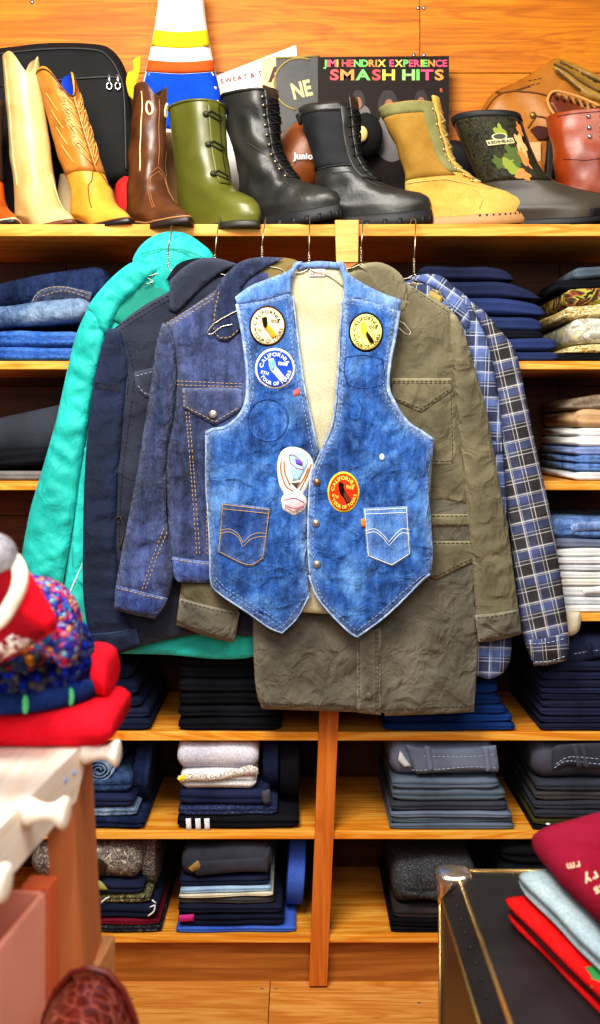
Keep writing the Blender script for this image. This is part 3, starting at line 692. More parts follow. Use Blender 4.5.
# tall white patch with a rounded head and a small five-sided tail
ob = lf.patch([(281, 452), (290, 447), (302, 449), (311, 457), (314, 468), (309, 484), (303, 494), (307, 500), (305, 510), (294, 516), (283, 510), (281, 500), (284, 494), (279, 484), (277, 466)], .001, edge=.0024, er=2).build('embroidered_patch', felt('offwhite', (238, 230, 220)), t)
WL[ob.name] = WL[t.name]
lf.patch([(288, 452), (299, 450), (307, 456), (308, 464), (300, 480), (293, 481), (290, 466)], .0036, edge=.0006).build('patch_field', felt('pale_blue', (170, 208, 232)), ob)
lf.stitch([[(281, 462), (281, 472), (286, 486), (293, 491)], [(284, 461), (285, 473), (290, 485)], [(311, 464), (307, 476), (300, 490)], [(308, 468), (304, 478), (297, 488)]], plain('rust_thread', (176, 112, 60), .9), ob, 'embroidery', .0016, False, .004)
lf.stitch([[(289, 455), (290, 462), (297, 468), (304, 469), (301, 461), (294, 455), (289, 455)], [(284, 500), (294, 498), (304, 502)], [(285, 505), (294, 508), (303, 506)]], plain('pink_thread', (214, 110, 140), .9), ob, 'embroidery', .0009, False, .005)
lf.patch([(291, 483), (302, 482), (297, 489)], .004, edge=.0006).build('patch_field', felt('charcoal', (70, 64, 60)), ob)
lf.patch([(284, 501), (294, 498), (305, 502), (303, 508), (294, 513), (285, 508)], .0036, edge=.0006).build('patch_field', felt('pale_pink', (232, 196, 198)), ob)
lf.patch([(295, 458), (303, 462), (302, 466), (296, 464)], .0048, edge=.0004).build('patch_field', felt('violet', (110, 90, 190)), ob)
# darker ghosts where earlier patches were sewn
M_GHO = denim('vest_denim_ghost', (40, 64, 112), (50, 86, 150), (84, 130, 196), 14)
def ghost(pan, loop, r):
    MBg = MB(); MBg.tube(pan.line(loop, 3, -.0006, True), r, 5, True); MBg.build('worn_mark', M_GHO, t)
ghost(lf, [(268 + 20 * math.cos(k * .5236), 420 + 21 * math.sin(k * .5236)) for k in range(12)], .0026)
ghost(rf, [(346, 357), (364, 355), (382, 359), (384, 372), (382, 385), (366, 388), (348, 385), (344, 370)], .002); ghost(rf, [(346, 406), (356, 396), (362, 408), (358, 420), (350, 418)], .002)
# hanger with its bent wire ends showing at the armholes
hanger(309, 268, LV + .009, 'wire hanger holding the patched denim vest, wire ends poking out at armholes', 88, 42, 1, [(4, 3), (10, 8), (14, 14), (9, 15), (0, 8), (-12, 5)])
# ------------------------------------------------------------------ boots on the top shelf
S1 = SZ[1]
M_SOLEB = plain('black_rubber', (26, 26, 28), .6)
M_DARKIN = plain('boot_inside', (30, 24, 20), .9)

class Boot:
    """footwear lofted in level slices; local x runs heel to toe"""
    def __init__(s, name, label, ankle, top, Ys, phi, L, H, w, front, back, wid, toe=.45, lean_z=.12, rise=0.0, dip=(0, 0), lumps=.002, seed=0, group='boots lined up on the top shelf', xa=None, foot=None, zoff=0.0, spring=0.0, zs=1.0):
        s.zs = zs; s.spring = spring; s.H, s.L, s.dip, s.seed, s.rise = H, L, dip, seed, rise
        s.fz, s.fx = zip(*front); s.bz, s.bx = zip(*back); s.wz, s.ww = zip(*wid)
        s.toe = toe; s.lumps = lumps; s.lz = lean_z
        s.foot = foot or [(0, .62), (.08, .8), (.2, .86), (.42, .78), (.62, .96), (.74, 1.0), (.88, .84), (.96, .6), (1, .35)]
        s.dir = Vector((math.sin(R(phi)), -math.cos(R(phi)), 0)); s.side = Vector((-s.dir.y, s.dir.x, 0))
        xa = L * .32 if xa is None else xa
        Ys -= .035; A = P(ankle, 222, Ys); s.org = Vector((A.x, Ys, S1 + zoff)) - s.dir * xa
        s.lean = (top - ankle) * Ys / F
        s.t = thing(name, label, 'boot', (A.x, Ys, S1), group)
    def loc(s, th, z, off=0.0):
        """local point on the surface at angle th (0 = toe side, 90 = wearer's side facing +side), height z"""
        xf = np.interp(z, s.fz, s.fx); xb = np.interp(z, s.bz, s.bx); w = np.interp(z, s.wz, s.ww)
        k = min(1, max(0, 1 - z / (s.lz * 1.0))); a = (xf - xb) / 2
        c, sn = math.cos(R(th)), math.sin(R(th)); e = 2 / 2.3
        cx = math.copysign(abs(c) ** e, c); sy = math.copysign(abs(sn) ** e, sn)
        x = (xf + xb) / 2 + a * cx; u = (x - xb) / max(1e-6, xf - xb)
        g1 = np.interp(u, [q[0] for q in s.foot], [q[1] for q in s.foot]); g2 = np.interp(u, [0, .3, .6, 1], [1, 1, .86, s.toe + .25])
        lowk = min(1, z / .03); g = (g1 * (1 - lowk * .6) + g2 * lowk * .6) if k > 0 else 1
        g = 1 + (g - 1) * min(1, k * 1.6)
        y = w * sy * g
        n = s.lumps * noise.noise(Vector((x * 28, y * 28 + s.seed * 9, z * 22))) * min(1, z / .04)
        r = Vector((cx, sy * 1.0, 0)); r = r.normalized() if r.length > 0 else r
        zz = z + s.rise * max(0, 1 - z / .09) * (np.interp(u, [0, .28, .62, .8, 1], [1, 1, .0, .05, .3]))
        zz += s.spring * max(0, (u - .66) / .34) ** 2 * max(0, 1 - z / .12)
        if z > s.H - .12: zz -= s.dip[0] * abs(math.cos(R(th - s.dip[1]))) ** 5 * ((z - s.H + .12) / .12) ** 1.5
        return Vector((x, y, zz)) + r * (off + n)
    def w(s, p):
        q = s.org + s.dir * p.x + s.side * p.y + Vector((0, 0, p.z * s.zs))
        t = max(0, (p.z - s.lz) / (s.H - s.lz)); q.x += s.lean * t; return q
    def S(s, th, z, off=0.0): return s.w(s.loc(th, z, off))
    def upper(s, mat, lining=M_DARKIN, name='upper', nz=46, n=44, z0=0.0):
        zs = list(np.concatenate([np.linspace(z0, .12, nz // 2), np.linspace(.12, s.H, nz - nz // 2 + 1)[1:]]))
        A = [360 * j / n for j in range(n)]
        mb = MB(); mb.loft([[s.S(a, z) for a in A] for z in zs], True, False)
        mb.loft([[s.S(a, s.H) for a in A], [s.S(a, s.H, -.002) + Vector((0, 0, .002)) for a in A], [s.S(a, s.H, -.005) for a in A]], False, False)
        mb.build(name, mat, s.t)
        mb = MB(); mb.loft([[s.S(a, s.H - d, -.005) for a in A] for d in (0, .04, .08, .14)], False, True).build('lining', lining, s.t); return s
    def patch(s, name, mat, a0, a1, z0, z1, off=.0015, na=12, nzz=12, parent=None, shape=None):
        mb = MB(); V, Fc = [], []
        for lay, o in ((0, off), (1, -.001)):
            for i in range(nzz + 1):
                for j in range(na + 1):
                    v, u = i / nzz, j / na
                    lo, hi = (a0, a1) if shape is None else shape(v)
                    V.append(s.S(lo + (hi - lo) * u, z0 + (z1 - z0) * v, o))
        n1 = (na + 1) * (nzz + 1); W = na + 1
        for i in range(nzz):
            for j in range(na):
                q = (i * W + j, i * W + j + 1, (i + 1) * W + j + 1, (i + 1) * W + j)
                Fc.append(q); Fc.append(tuple(k + n1 for k in q[::-1]))
        rim = [j for j in range(W)] + [i * W + na for i in range(1, nzz + 1)] + [nzz * W + j for j in range(na - 1, -1, -1)] + [i * W for i in range(nzz - 1, 0, -1)]
        for a, b in zip(rim, rim[1:] + rim[:1]): Fc.append((b, a, a + n1, b + n1))
        return mk(name, V, Fc, mat, parent or s.t)
    def line(s, name, mat, pts, r=.0012, off=.001, parent=None, cyc=False):
        mb = MB()
        for ln in (pts if isinstance(pts[0], list) else [pts]):
            q = curve2(ln, 6 if max(abs(ln[0][0] - ln[-1][0]), 1) > 8 else 2, cyc) if False else ln
            d = []
            for (a, z), (a2, z2) in zip(q[:-1], q[1:]):
                k = max(2, int(abs(a2 - a) / 6) + int(abs(z2 - z) / .012))
                d += [(a + (a2 - a) * i / k, z + (z2 - z) * i / k) for i in range(k)]
            d.append(q[-1]); mb.tube([s.S(a, z, off) for a, z in d], r, 6, cyc)
        return mb.build(name, mat, parent or s.t)
    def sole(s, mat, thick=.012, grow=.005, heel=0.0, heelmat=None, lug=False, n=48, welt=None):
        """sole from the ground up to the upper's base; heel > 0 adds a stacked heel block under a raised arch"""
        A = [360 * j / n for j in range(n)]; mb = MB()
        def ring(dz, g): return [s.S(a, 0.0, g) + Vector((0, 0, dz)) for a in A]
        mb.loft([ring(-thick, grow * .4), ring(-thick, grow), ring(-thick * .5, grow), ring(0.001, grow), ring(.004, grow * .6), ring(.004, -.004)], True, True)
        o = mb.build('sole', mat, s.t)
        if welt:
            MB().tube([s.S(a, 0.0, grow * .8) + Vector((0, 0, .004)) for a in A], .0022, 6, True).build('welt_stitching', welt, o)
        if heel > 0:
            hb = MB(); A2 = [a for a in A if 118 <= a <= 242]
            def r2(z, g): return [Vector((q.x, q.y, z)) for q in (s.S(a, 0.0, g) for a in A2)]
            hb.loft([r2(s.t.location.z + .0005, -.002), r2(s.t.location.z + .004, .001), r2(s.t.location.z + heel, grow)], True, True); hb.build('heel', heelmat or mat, s.t)
        if lug:
            for a in A[::2]:
                lb = MB()
                p, q = s.S(a - 2.2, 0.0, grow + .0015), s.S(a + 2.2, 0.0, grow + .0015); c = s.S(a, 0, -.02)
                d = (c - (p + q) / 2); d.z = 0; d = d.normalized() * .02; u = Vector((0, 0, 1))
                b0 = [p - u * thick * 1.0, q - u * thick * 1.0, q + d - u * thick * 1.0, p + d - u * thick * 1.0]
                b1 = [v + u * thick * .62 for v in b0]
                lb.add(b0 + b1, [(0, 3, 2, 1), (4, 5, 6, 7), (0, 1, 5, 4), (1, 2, 6, 5), (2, 3, 7, 6), (3, 0, 4, 7)])
                lb.build('tread_lug', mat, o)
        return s
    def laces(s, mat, metal, zs, half=16, r=.0022, bow=True, hooks=None):
        """zigzag lace between two rows of eyelets up the front; zs are heights"""
        rowL = [(half, z) for z in zs]; rowR = [(-half, z) for z in zs]
        mb = MB()
        for (a, b) in ((rowL, rowR), (rowR, rowL)):
            for i in range(len(zs) - 1):
                p0, p1 = a[i], b[i + 1]; m = ((p0[0] + p1[0]) / 2, (p0[1] + p1[1]) / 2)
                mb.tube([s.S(*p0, .002), s.S((p0[0] + m[0]) / 2, (p0[1] + m[1]) / 2, .006), s.S(*m, .008), s.S((p1[0] + m[0]) / 2, (p1[1] + m[1]) / 2, .006), s.S(*p1, .002)], r, 6)
        for i in range(len(zs)): mb.tube([s.S(half, zs[i], .002), s.S(half / 2, zs[i], .005), s.S(0, zs[i], .006), s.S(-half / 2, zs[i], .005), s.S(-half, zs[i], .002)], r, 6)
        mb.build('lace', mat, s.t)
        if metal:
            for row in (rowL, rowR):
                for a, z in row:
                    c = s.S(a + (3 if a > 0 else -3), z, .003); MB().add(*ell(c, (.0042, .0042, .0042), None, 10, 6)).build('eyelet', metal, s.t)

def cowboy_prof(L, H, sx=.055):
    return dict(front=[(0, L), (.006, L * .995), (.018, L * .955), (.03, L * .88), (.042, L * .80), (.055, L * .71), (.07, L * .63), (.09, L * .56), (.12, L * .50), (.16, L * .485), (.22, L * .50), (H, L * .34 + sx * 1.1)],
                back=[(0, .004), (.03, 0), (.06, .008), (.10, .016), (.14, .018), (.2, .012), (H, L * .34 - sx * 1.1)])

L_CREAM = leather('cream_leather', (206, 170, 100), (232, 206, 146), .42, 9, 120, .12)
L_TANV = leather('tan_vamp', (206, 140, 34), (232, 176, 70), .5, 12, 120, .15)
L_TANS = leather('tan_shaft', (164, 98, 30), (206, 140, 56), .42, 18, 90, .25)
L_BROWN = leather('brown_leather', (66, 36, 18), (104, 62, 34), .34, 12, 120, .25)
L_RUST = leather('rust_leather', (156, 66, 14), (200, 98, 30), .35, 10, 100, .2)
L_DKSH = leather('dark_shaft', (40, 28, 26), (66, 44, 36), .3, 10, 100, .2)
L_BLACK = leather('black_leather', (30, 29, 28), (56, 54, 50), .4, 10, 110, .35)
L_RED = leather('red_brown_leather', (126, 44, 12), (164, 72, 26), .34, 7, 90, .2)
M_TSOLE = plain('leather_sole', (112, 62, 34), .5); M_DSOLE = plain('dark_sole', (44, 32, 26), .5)
M_STI = plain('cream_stitch', (240, 222, 170), .8); M_DSTI = plain('brown_stitch', (120, 74, 26), .8)

# 1 rust boot cut by the frame
b = Boot('cowboy_boot', 'rust brown boot with dark shaft cut off by the left edge', -14, -22, 2.58, 38, .28, .34, .05, wid=[(0, .048), (.03, .054), (.08, .047), (.14, .046), (.34, .058)], lean_z=.12, rise=.03, seed=1, **cowboy_prof(.27, .34))
b.upper(L_RUST); b.patch('shaft', L_DKSH, 0, 360, .135, .338, .002, 40, 14); b.sole(M_DSOLE, .006, .006, .03, M_DSOLE, welt=M_STI)
# 2 cream tall boot
b = Boot('cowboy_boot', 'tall plain cream leather cowboy boot leaning left before the black bag', 38, 20, 2.58, 40, .285, .455, .05, wid=[(0, .048), (.03, .054), (.08, .05), (.14, .048), (.25, .046), (.455, .042)], lean_z=.12, rise=.03, dip=(.055, -8), seed=2, **cowboy_prof(.275, .452, .042))
b.upper(L_CREAM, leather('cream_inside', (190, 160, 110), (214, 186, 140)))
b.line('stitching', M_STI, [[(-52, .03), (-48, .085), (-34, .11), (-26, .13), (-20, .155), (-10, .15), (0, .17), (10, .15), (20, .155), (26, .13), (34, .11), (48, .085), (52, .03)]], .0011, .0008)
b.line('side_piping', leather('cream_piping', (196, 158, 98), (222, 190, 130)), [[(90, .12), (90, .26), (90, .44)], [(-90, .12), (-90, .26), (-90, .44)]], .0025, .0005)
b.sole(M_TSOLE, .007, .006, .032, M_DSOLE)
# 3 tan boot with blue lining
b = Boot('cowboy_boot', 'tan cowboy boot with stitched leaf shaft and bright blue lining', 94, 54, 2.56, 40, .275, .41, .05, wid=[(0, .048), (.03, .054), (.08, .048), (.14, .044), (.25, .045), (.41, .042)], lean_z=.11, rise=.03, dip=(.075, -6), seed=3, **cowboy_prof(.26, .405, .045))
b.upper(L_TANV, plain('blue_lining', (24, 72, 196), .6)); b.patch('shaft', L_TANS, 0, 360, .15, .403, .0016, 44, 20)
lv = []
for k in range(5):
    z = .19 + k * .042
    for sg in (-1, 1):
        for d in (0, .012): lv.append([(sg * 4, z + d), (sg * 14, z + .018 + d), (sg * 28, z + .034 + d), (sg * 46, z + .03 + d), (sg * 34, z + .012 + d), (sg * 16, z - .006 + d), (sg * 4, z - .018 + d)])
        lv.append([(sg * 60, z - .02), (sg * 72, z + .004), (sg * 84, z + .03)])
b.line('leaf_stitching', plain('tan_stitch', (232, 176, 96), .7), lv[:-6], .0013, .0024)
b.line('leaf_stitching', plain('red_stitch', (150, 66, 16), .7), [[(a * .82, z - .006) for a, z in q] for q in lv[::3]], .0013, .0022)
b.line('top_binding', L_BROWN, [[(a, .403) for a in range(0, 361, 6)]], .0022, .001); b.line('vamp_stitching', M_DSTI, [[(-60, .05), (-44, .11), (-24, .125), (0, .165), (24, .125), (44, .11), (60, .05)]], .0014, .001)
b.sole(plain('black_sole', (30, 28, 30), .4), .008, .006, .032, M_SOLEB, welt=M_DSTI)
# 4 brown boot with pull holes
b = Boot('cowboy_boot', 'dark brown pull-on boot with white-edged finger hole, between tan and green boots', 150, 150, 2.54, 38, .28, .352, .05, wid=[(0, .05), (.03, .056), (.08, .048), (.14, .041), (.25, .036), (.352, .037)], lean_z=.13, rise=.02, dip=(.035, -4), seed=4, lumps=.005, zs=1.035, **cowboy_prof(.27, .352, .04))
b.upper(L_BROWN)
for sg in (-1, 1):
    c = [(sg * (36 + 13 * math.cos(i * math.pi / 6)), .294 + .017 * math.sin(i * math.pi / 6)) for i in range(13)]
    b.line('pull_hole', M_STI, [c], .003, .001)
b.line('side_piping', M_STI, [[(-62, .14), (-64, .22), (-66, .33)], [(62, .14), (64, .22), (66, .33)]], .0016, .001)
b.line('vamp_stitching', plain('rust_stitch', (150, 96, 60), .7), [[(-58, .04), (-44, .09), (-30, .13), (0, .15), (30, .13), (44, .09), (58, .04)], [(-54, .04), (-40, .085), (-26, .122), (0, .14), (26, .122), (40, .085), (54, .04)], [(0, .15), (0, .2), (0, .34)]], .0013, .001)
b.sole(M_DSOLE, .012, .006, .02, M_SOLEB, welt=plain('tan_welt', (170, 122, 76), .6))
# 5 olive rubber boot
L_OLV = leather('olive_rubber', (82, 84, 26), (108, 108, 44), .32, 5, 60, .03)
b = Boot('rubber_boot', 'olive green rubber boot with three lace ties and domed toe', 206, 199, 2.54, 47, .28, .322, .06, xa=.095,
         front=[(0, .278), (.02, .283), (.045, .275), (.065, .255), (.08, .228), (.092, .2), (.105, .182), (.13, .166), (.2, .158), (.322, .162)], back=[(0, .01), (.04, .0), (.1, .01), (.2, .014), (.322, .012)],
         wid=[(0, .05), (.04, .056), (.08, .055), (.14, .056), (.322, .062)], toe=.7, zs=.97, seed=5, lumps=.001, foot=[(0, .7), (.1, .85), (.3, .88), (.5, .86), (.7, 1.0), (.85, .98), (.95, .8), (1, .5)])
b.upper(L_OLV); b.sole(plain('dark_olive_sole', (46, 46, 34), .5), .012, .004, heel=0)
b.patch('front_gusset', L_OLV, -24, 2, .11, .318, .004, 8, 14)
b.line('rim', L_OLV, [[(a, .321) for a in range(0, 361, 8)]], .0035, 0)
for z in (.285, .21, .135):
    b.line('tie', plain('tie_cord', (40, 42, 24), .7), [[(-30, z), (-18, z + .008), (-4, z + .002), (8, z - .004), (-2, z - .012), (-16, z - .006), (-30, z)]], .0022, .007)
    mb = MB(); V, Fc = ell(b.S(-30, z, .004), (.008, .006, .007), None, 12, 8); mb.add(V, Fc); mb.build('tie_stud', plain('stud_dark', (52, 54, 28), .5), b.t)
b.sole
# 6 black leather lace boot
pf = dict(front=[(0, .292), (.02, .297), (.04, .29), (.055, .268), (.068, .236), (.08, .206), (.1, .176), (.13, .148), (.17, .134), (.22, .132), (.33, .142)], back=[(0, .008), (.03, 0), (.08, .006), (.13, .014), (.2, .01), (.33, -.004)])
M_LACE = plain('black_lace', (18, 18, 18), .8); M_EYE = plain('eyelet_steel', (176, 160, 130), .3, .9)
b = Boot('lace_up_boot', 'worn black leather lace-up boot with speed hooks and lug sole', 264, 250, 2.55, 57, .305, .335, .05, wid=[(0, .046), (.03, .051), (.08, .046), (.14, .046), (.24, .052), (.335, .054)], toe=.6, zs=.945, seed=6, lumps=.009, xa=.075, rise=.0, zoff=.028, spring=.016, **pf)
b.upper(L_BLACK); b.patch('tongue', L_BLACK, -27, 27, .1, .345, .004, 8, 14); b.laces(M_LACE, M_EYE, [.105, .125, .145, .165, .19, .215, .24, .265, .29, .312], 32)
b.line('stitching', plain('grey_stitch', (70, 66, 60), .7), [[(-70, .03), (-56, .07), (-46, .1)], [(-90, .2), (-40, .155), (-26, .12)], [(-30, .12), (-26, .2), (-26, .33)]], .001, .001)
b.line('top_binding', L_BLACK, [[(a, .333) for a in range(0, 361, 8)]], .0035, .001); b.sole(M_SOLEB, .028, .007, lug=True)
# 7 black combat boot
M_NYL = cloth('black_nylon', (28, 29, 32), (42, 43, 46), 10, 500, .4, .7, .3, .1)
b = Boot('combat_boot', 'black combat boot with fabric shaft, laced, its lug sole pointing right', 340, 330, 2.55, 72, .315, .302, .05, wid=[(0, .048), (.03, .053), (.08, .046), (.14, .046), (.22, .052), (.302, .056)], toe=.62, zs=.945, seed=7, lumps=.005, xa=.075, zoff=.028, spring=.014,
         front=[(0, .302), (.02, .308), (.04, .302), (.055, .28), (.066, .244), (.08, .206), (.1, .176), (.13, .148), (.17, .134), (.22, .134), (.302, .142)], back=pf['back'][:-1] + [(.302, -.004)])
b.upper(L_BLACK); b.patch('fabric_shaft', M_NYL, -172, -50, .135, .285, .0015, 18, 12); b.patch('collar', L_BLACK, 0, 360, .278, .301, .003, 40, 3)
b.patch('tongue', L_BLACK, -29, 29, .1, .325, .004, 8, 14); b.patch('eyelet_facing', L_BLACK, -56, -31, .1, .3, .003, 6, 14)
b.laces(M_LACE, plain('black_hook', (52, 50, 48), .3, .8), [.1, .12, .14, .165, .19, .215, .24, .265, .288], 34)
b.line('pull_loop', M_NYL, [[(178, .27), (178, .285), (178, .297)]], .006, .008); b.line('stitching', plain('dark_stitch', (66, 66, 68), .7), [[(-100, .12), (-70, .12), (-52, .1), (-44, .075)], [(-140, .135), (-60, .14), (-36, .12)]], .001, .0015)
b.sole(M_SOLEB, .028, .007, lug=True)
# 8 tan desert boot
M_SUE = cloth('tan_suede', (198, 152, 70), (224, 182, 100), 12, 220, .5, .95, .1, .06); M_TNY = cloth('tan_nylon', (150, 110, 40), (176, 136, 62), 12, 500, .4, .8, .2, .08)
M_GRN = cloth('sage_webbing', (124, 122, 76), (146, 142, 96), 20, 400, .4, .9, .1, .08); M_TSL = plain('tan_rubber', (176, 132, 84), .6)
b = Boot('desert_boot', 'tan suede desert boot with sage green collar and pale laces', 432, 412, 2.53, 76, .33, .305, .05, wid=[(0, .05), (.03, .055), (.08, .047), (.14, .046), (.22, .05), (.305, .052)], toe=.68, zs=.935, seed=8, lumps=.005, xa=.075, zoff=.024, spring=.012,
         front=[(0, .312), (.02, .318), (.045, .31), (.06, .286), (.072, .252), (.084, .214), (.104, .178), (.13, .15), (.17, .135), (.22, .134), (.305, .142)], back=[(0, .008), (.03, .0), (.08, .006), (.13, .014), (.2, .008), (.305, -.006)])
b.upper(M_SUE); b.patch('fabric_shaft', M_TNY, -175, -60, .11, .28, .0015, 18, 12); b.patch('collar', M_GRN, 0, 360, .276, .304, .003, 40, 3)
b.patch('eyelet_facing', M_GRN, -66, -34, .12, .29, .003, 6, 14); b.patch('tongue', M_SUE, -34, 34, .1, .322, .006, 8, 14)
b.laces(plain('sand_lace', (214, 190, 132), .9), plain('brass_hook', (206, 180, 120), .3, .8), [.095, .112, .13, .15, .18, .21, .245, .285], 38)
b.line('stitching', plain('tan_thread', (226, 190, 120), .8), [[(-150, .1), (-80, .1), (-56, .085), (-44, .07)], [(-80, .02), (-70, .07)], [(-42, .12), (-38, .2), (-42, .29)]], .001, .002)
b.sole(M_TSL, .024, .006, lug=False); b.line('tread_grooves', M_SOLEB, [[(a, .0), (a + 1.5, .0)] for a in range(-80, -10, 6)], .003, .0045)
# 9 camouflage wader boot
M_CAMO = blotch('leaf_camouflage', [(24, 22, 16), (40, 38, 26), (60, 58, 36), (34, 33, 22), (62, 58, 42), (28, 26, 18)], 26, .6, 2.5, .05, 3)
L_GRY = leather('grey_brown_rubber', (56, 50, 42), (80, 71, 59), .36, 5, 60, .03)
b = Boot('rubber_boot', 'dark rubber boot with leaf camouflage shaft and oval badge', 510, 486, 2.5, 84, .34, .282, .06, wid=[(0, .05), (.03, .056), (.08, .05), (.14, .052), (.282, .06)], toe=.7, zs=.93, seed=9, lumps=.001, xa=.085, zoff=.012, spring=.03,
         front=[(0, .335), (.02, .345), (.045, .338), (.06, .31), (.072, .27), (.084, .236), (.1, .2), (.12, .178), (.15, .166), (.2, .164), (.282, .166)], back=[(0, .012), (.04, .0), (.1, .01), (.18, .002), (.282, .002)])
b.upper(L_GRY); b.sole(M_SOLEB, .013, .004)
cam = b.patch('camouflage_panel', M_CAMO, -160, -34, .105, .272, .002, 20, 14); b.patch('collar', M_SOLEB, 0, 360, .268, .283, .003, 40, 3)
def leaf(a0, z0, sa, sz, rot, mat):
    V, n = [], 22
    for i in range(n):
        q = 2 * math.pi * i / n; r = .55 + .45 * abs(math.cos(2.5 * q + .4)); x, y = r * math.cos(q + rot), r * math.sin(q + rot)
        V.append(b.S(a0 + x * sa, z0 + y * sz, .003))
    mk('printed_leaf', V + [b.S(a0, z0, .0032)], [(i, (i + 1) % n, n) for i in range(n)], mat, cam)
G1, G2, O1, O2 = plain('leaf_green', (132, 146, 44), .7), plain('leaf_dark_green', (74, 92, 26), .7), plain('leaf_orange', (206, 128, 62), .7), plain('leaf_peach', (226, 170, 112), .7)
leaf(-84, .22, 9, .03, .3, G1); leaf(-78, .165, 15, .032, .9, G2); leaf(-90, .14, 12, .024, 2, G1); leaf(-56, .195, 12, .034, 1.2, O2); leaf(-62, .16, 9, .03, .2, O1); leaf(-104, .15, 9, .02, .5, G2); leaf(-82, .118, 12, .018, 0, O1); leaf(-46, .235, 8, .022, .7, O1)
bd = Pan([(497 - 8.5, 152), (497 - 8, 146.5), (497 + 8, 144), (497 + 8.5, 149.5)], 2.431, edge=.001, er=1, bulge=0, step=3)
def badge(x, y): # local badge plane wrapped on the shaft: x,y in metres about the badge centre
    return b.S(-88 + x / .062 * 57.3, .202 + y - x * -.13, .0045)
V = [badge(.021 * sx, .0068 * sy) for sx, sy in ((-1, -1), (0, -1), (1, -1), (1, 1), (0, 1), (-1, 1))]
bg = mk('badge', V, [(0, 1, 4, 5), (1, 2, 3, 4)], plain('badge_cream', (212, 202, 150), .6), b.t)
V = [badge(.011 * math.cos(k * .2618) + .001, .0125 + .0085 * math.sin(k * .2618)) for k in range(24)]
mk('badge_arch', V, [tuple(range(24))], plain('badge_cream', (212, 202, 150), .6), bg)
V = [badge(.0085 * math.cos(k * .2618) + .001, .0125 + .0065 * math.sin(k * .2618)) + Vector((0, -.0007, 0)) for k in range(24)]
mk('badge_arch_field', V, [tuple(range(24))], plain('badge_dark', (58, 62, 36), .6), bg)
text('REDHEAD', lambda x, y: badge(x, y) + Vector((0, -.0012, 0)), .0092, plain('badge_ink', (60, 54, 28), .7), bg, origin=(-.0195, -.0036), gap=.06, sx=.9)
rb = MB()
for k in range(5): rb.tube([b.S(a, .004 + k * .0045, .0035) for a in range(-60, 61, 5)], .0016, 5)
rb.build('toe_ribs', M_SOLEB, b.t)
# 10 red-brown boot at the right edge
b = Boot('lace_up_boot', 'red-brown leather boot shaft with steel eyelets at the right edge', 592, 590, 2.63, 82, .3, .318, .06, wid=[(0, .05), (.05, .05), (.14, .056), (.318, .066)], seed=10, lumps=.006, xa=.09,
         front=[(0, .3), (.04, .29), (.07, .22), (.1, .19), (.14, .176), (.318, .19)], back=[(0, .01), (.05, .0), (.12, .008), (.318, -.022)])
b.upper(L_RED); b.sole(M_DSOLE, .01, .005); mb = MB()
for i, z in enumerate((.3, .272, .25)):
    for a in (-93, -80): MB().add(*ell(b.S(a, z, .002), (.006, .005, .006), None, 10, 6)).build('eyelet', plain('steel_eyelet', (206, 206, 210), .25, .9), b.t)
b.line('stitching', plain('dark_red_stitch', (90, 32, 12), .7), [[(-140, .2), (-100, .19), (-40, .2)], [(-140, .31), (-40, .31)]], .001, .001)

# ------------------------------------------------------------------ behind the boots
def pt_on(Y): return lambda x, y: P(x, -y, Y)
M_BAG = cloth('black_bag_canvas', (20, 20, 22), (32, 32, 34), 10, 420, .4, .75, .3, .08)
t = thing('travel_bag', 'black zipped travel bag standing behind the cowboy boots', 'bag', P(60, 222, 2.72))
bp = Pan([(-30, 52), (10, 47), (50, 43), (95, 44), (112, 50), (124, 66), (130, 90), (133, 130), (134, 172), (126, 182), (60, 190), (60, 236), (-30, 236)], 2.72, edge=.02, er=12, bulge=.015, rad=60, folds=[(60, .003, 40, 60, 'n')], seed=70, step=5, thick=.06); bp.build('body', M_BAG, t)
bp.stitch([[(-20, 56), (50, 49), (94, 50), (108, 57), (118, 72), (124, 96), (126, 170)]], plain('bag_piping', (40, 40, 42), .5), t, 'piping', .0035, False, .002)
bp.stitch([[(0, 86), (60, 80), (104, 77), (120, 78)]], plain('bag_zip', (48, 48, 50), .5), t, 'zip', .003, False, .001)
for x in (109, 117.5):
    mb = MB(); mb.tube([bp.pt(x, 75, .005), bp.pt(x + .3, 79, .007), bp.pt(x + .5, 84, .006)], .0042, 8); mb.tube([bp.pt(x + .2 + 2.6 * math.sin(k * .6283), 86 - 3.6 * math.cos(k * .6283), .007) for k in range(10)], .0022, 6, True)
    mb.build('zip_pull', plain('zip_chrome', (226, 226, 230), .25, .9), t)

# colour-blocked cushion (a plain stand-in, no figure)
t = thing('cushion', 'tall tapered cushion, white above and blue below, standing behind the green boot', 'cushion', P(186, 222, 2.71))
cu = Pan([(161, -22), (202, -22), (206, 20), (213, 60), (220, 92), (222, 112), (218, 126), (205, 130), (200, 236), (140, 236), (136, 120), (144, 78), (154, 30)], 2.71, edge=.012, er=8, bulge=.02, rad=40, step=5, seed=71, thick=.01); cu.build('body', cloth('white_fleece', (232, 226, 212), (246, 242, 232), 8, 200, .3, .95, .1, .03), t)
cu.patch([(147, 72), (180, 74), (215, 72), (221, 100), (217, 124), (180, 130), (139, 122), (140, 100)], .001, edge=.003, er=4, step=5).build('blue_panel', cloth('bright_blue_felt', (16, 66, 200), (28, 84, 220), 8, 300, .3, .9, .1, .02), t)
cu.patch([(155, 30), (180, 32), (207, 30), (210, 46), (182, 48), (151, 46)], .001, edge=.003, er=3).build('yellow_band', cloth('yellow_felt', (240, 204, 20), (250, 218, 50), 8, 300, .3, .9, .1, .02), t)
cu.patch([(148, 60), (180, 62), (213, 60), (215, 71), (180, 73), (146, 71)], .003, edge=.003, er=3).build('orange_band', cloth('orange_felt', (226, 84, 30), (236, 98, 44), 8, 300, .3, .9, .1, .02), t)
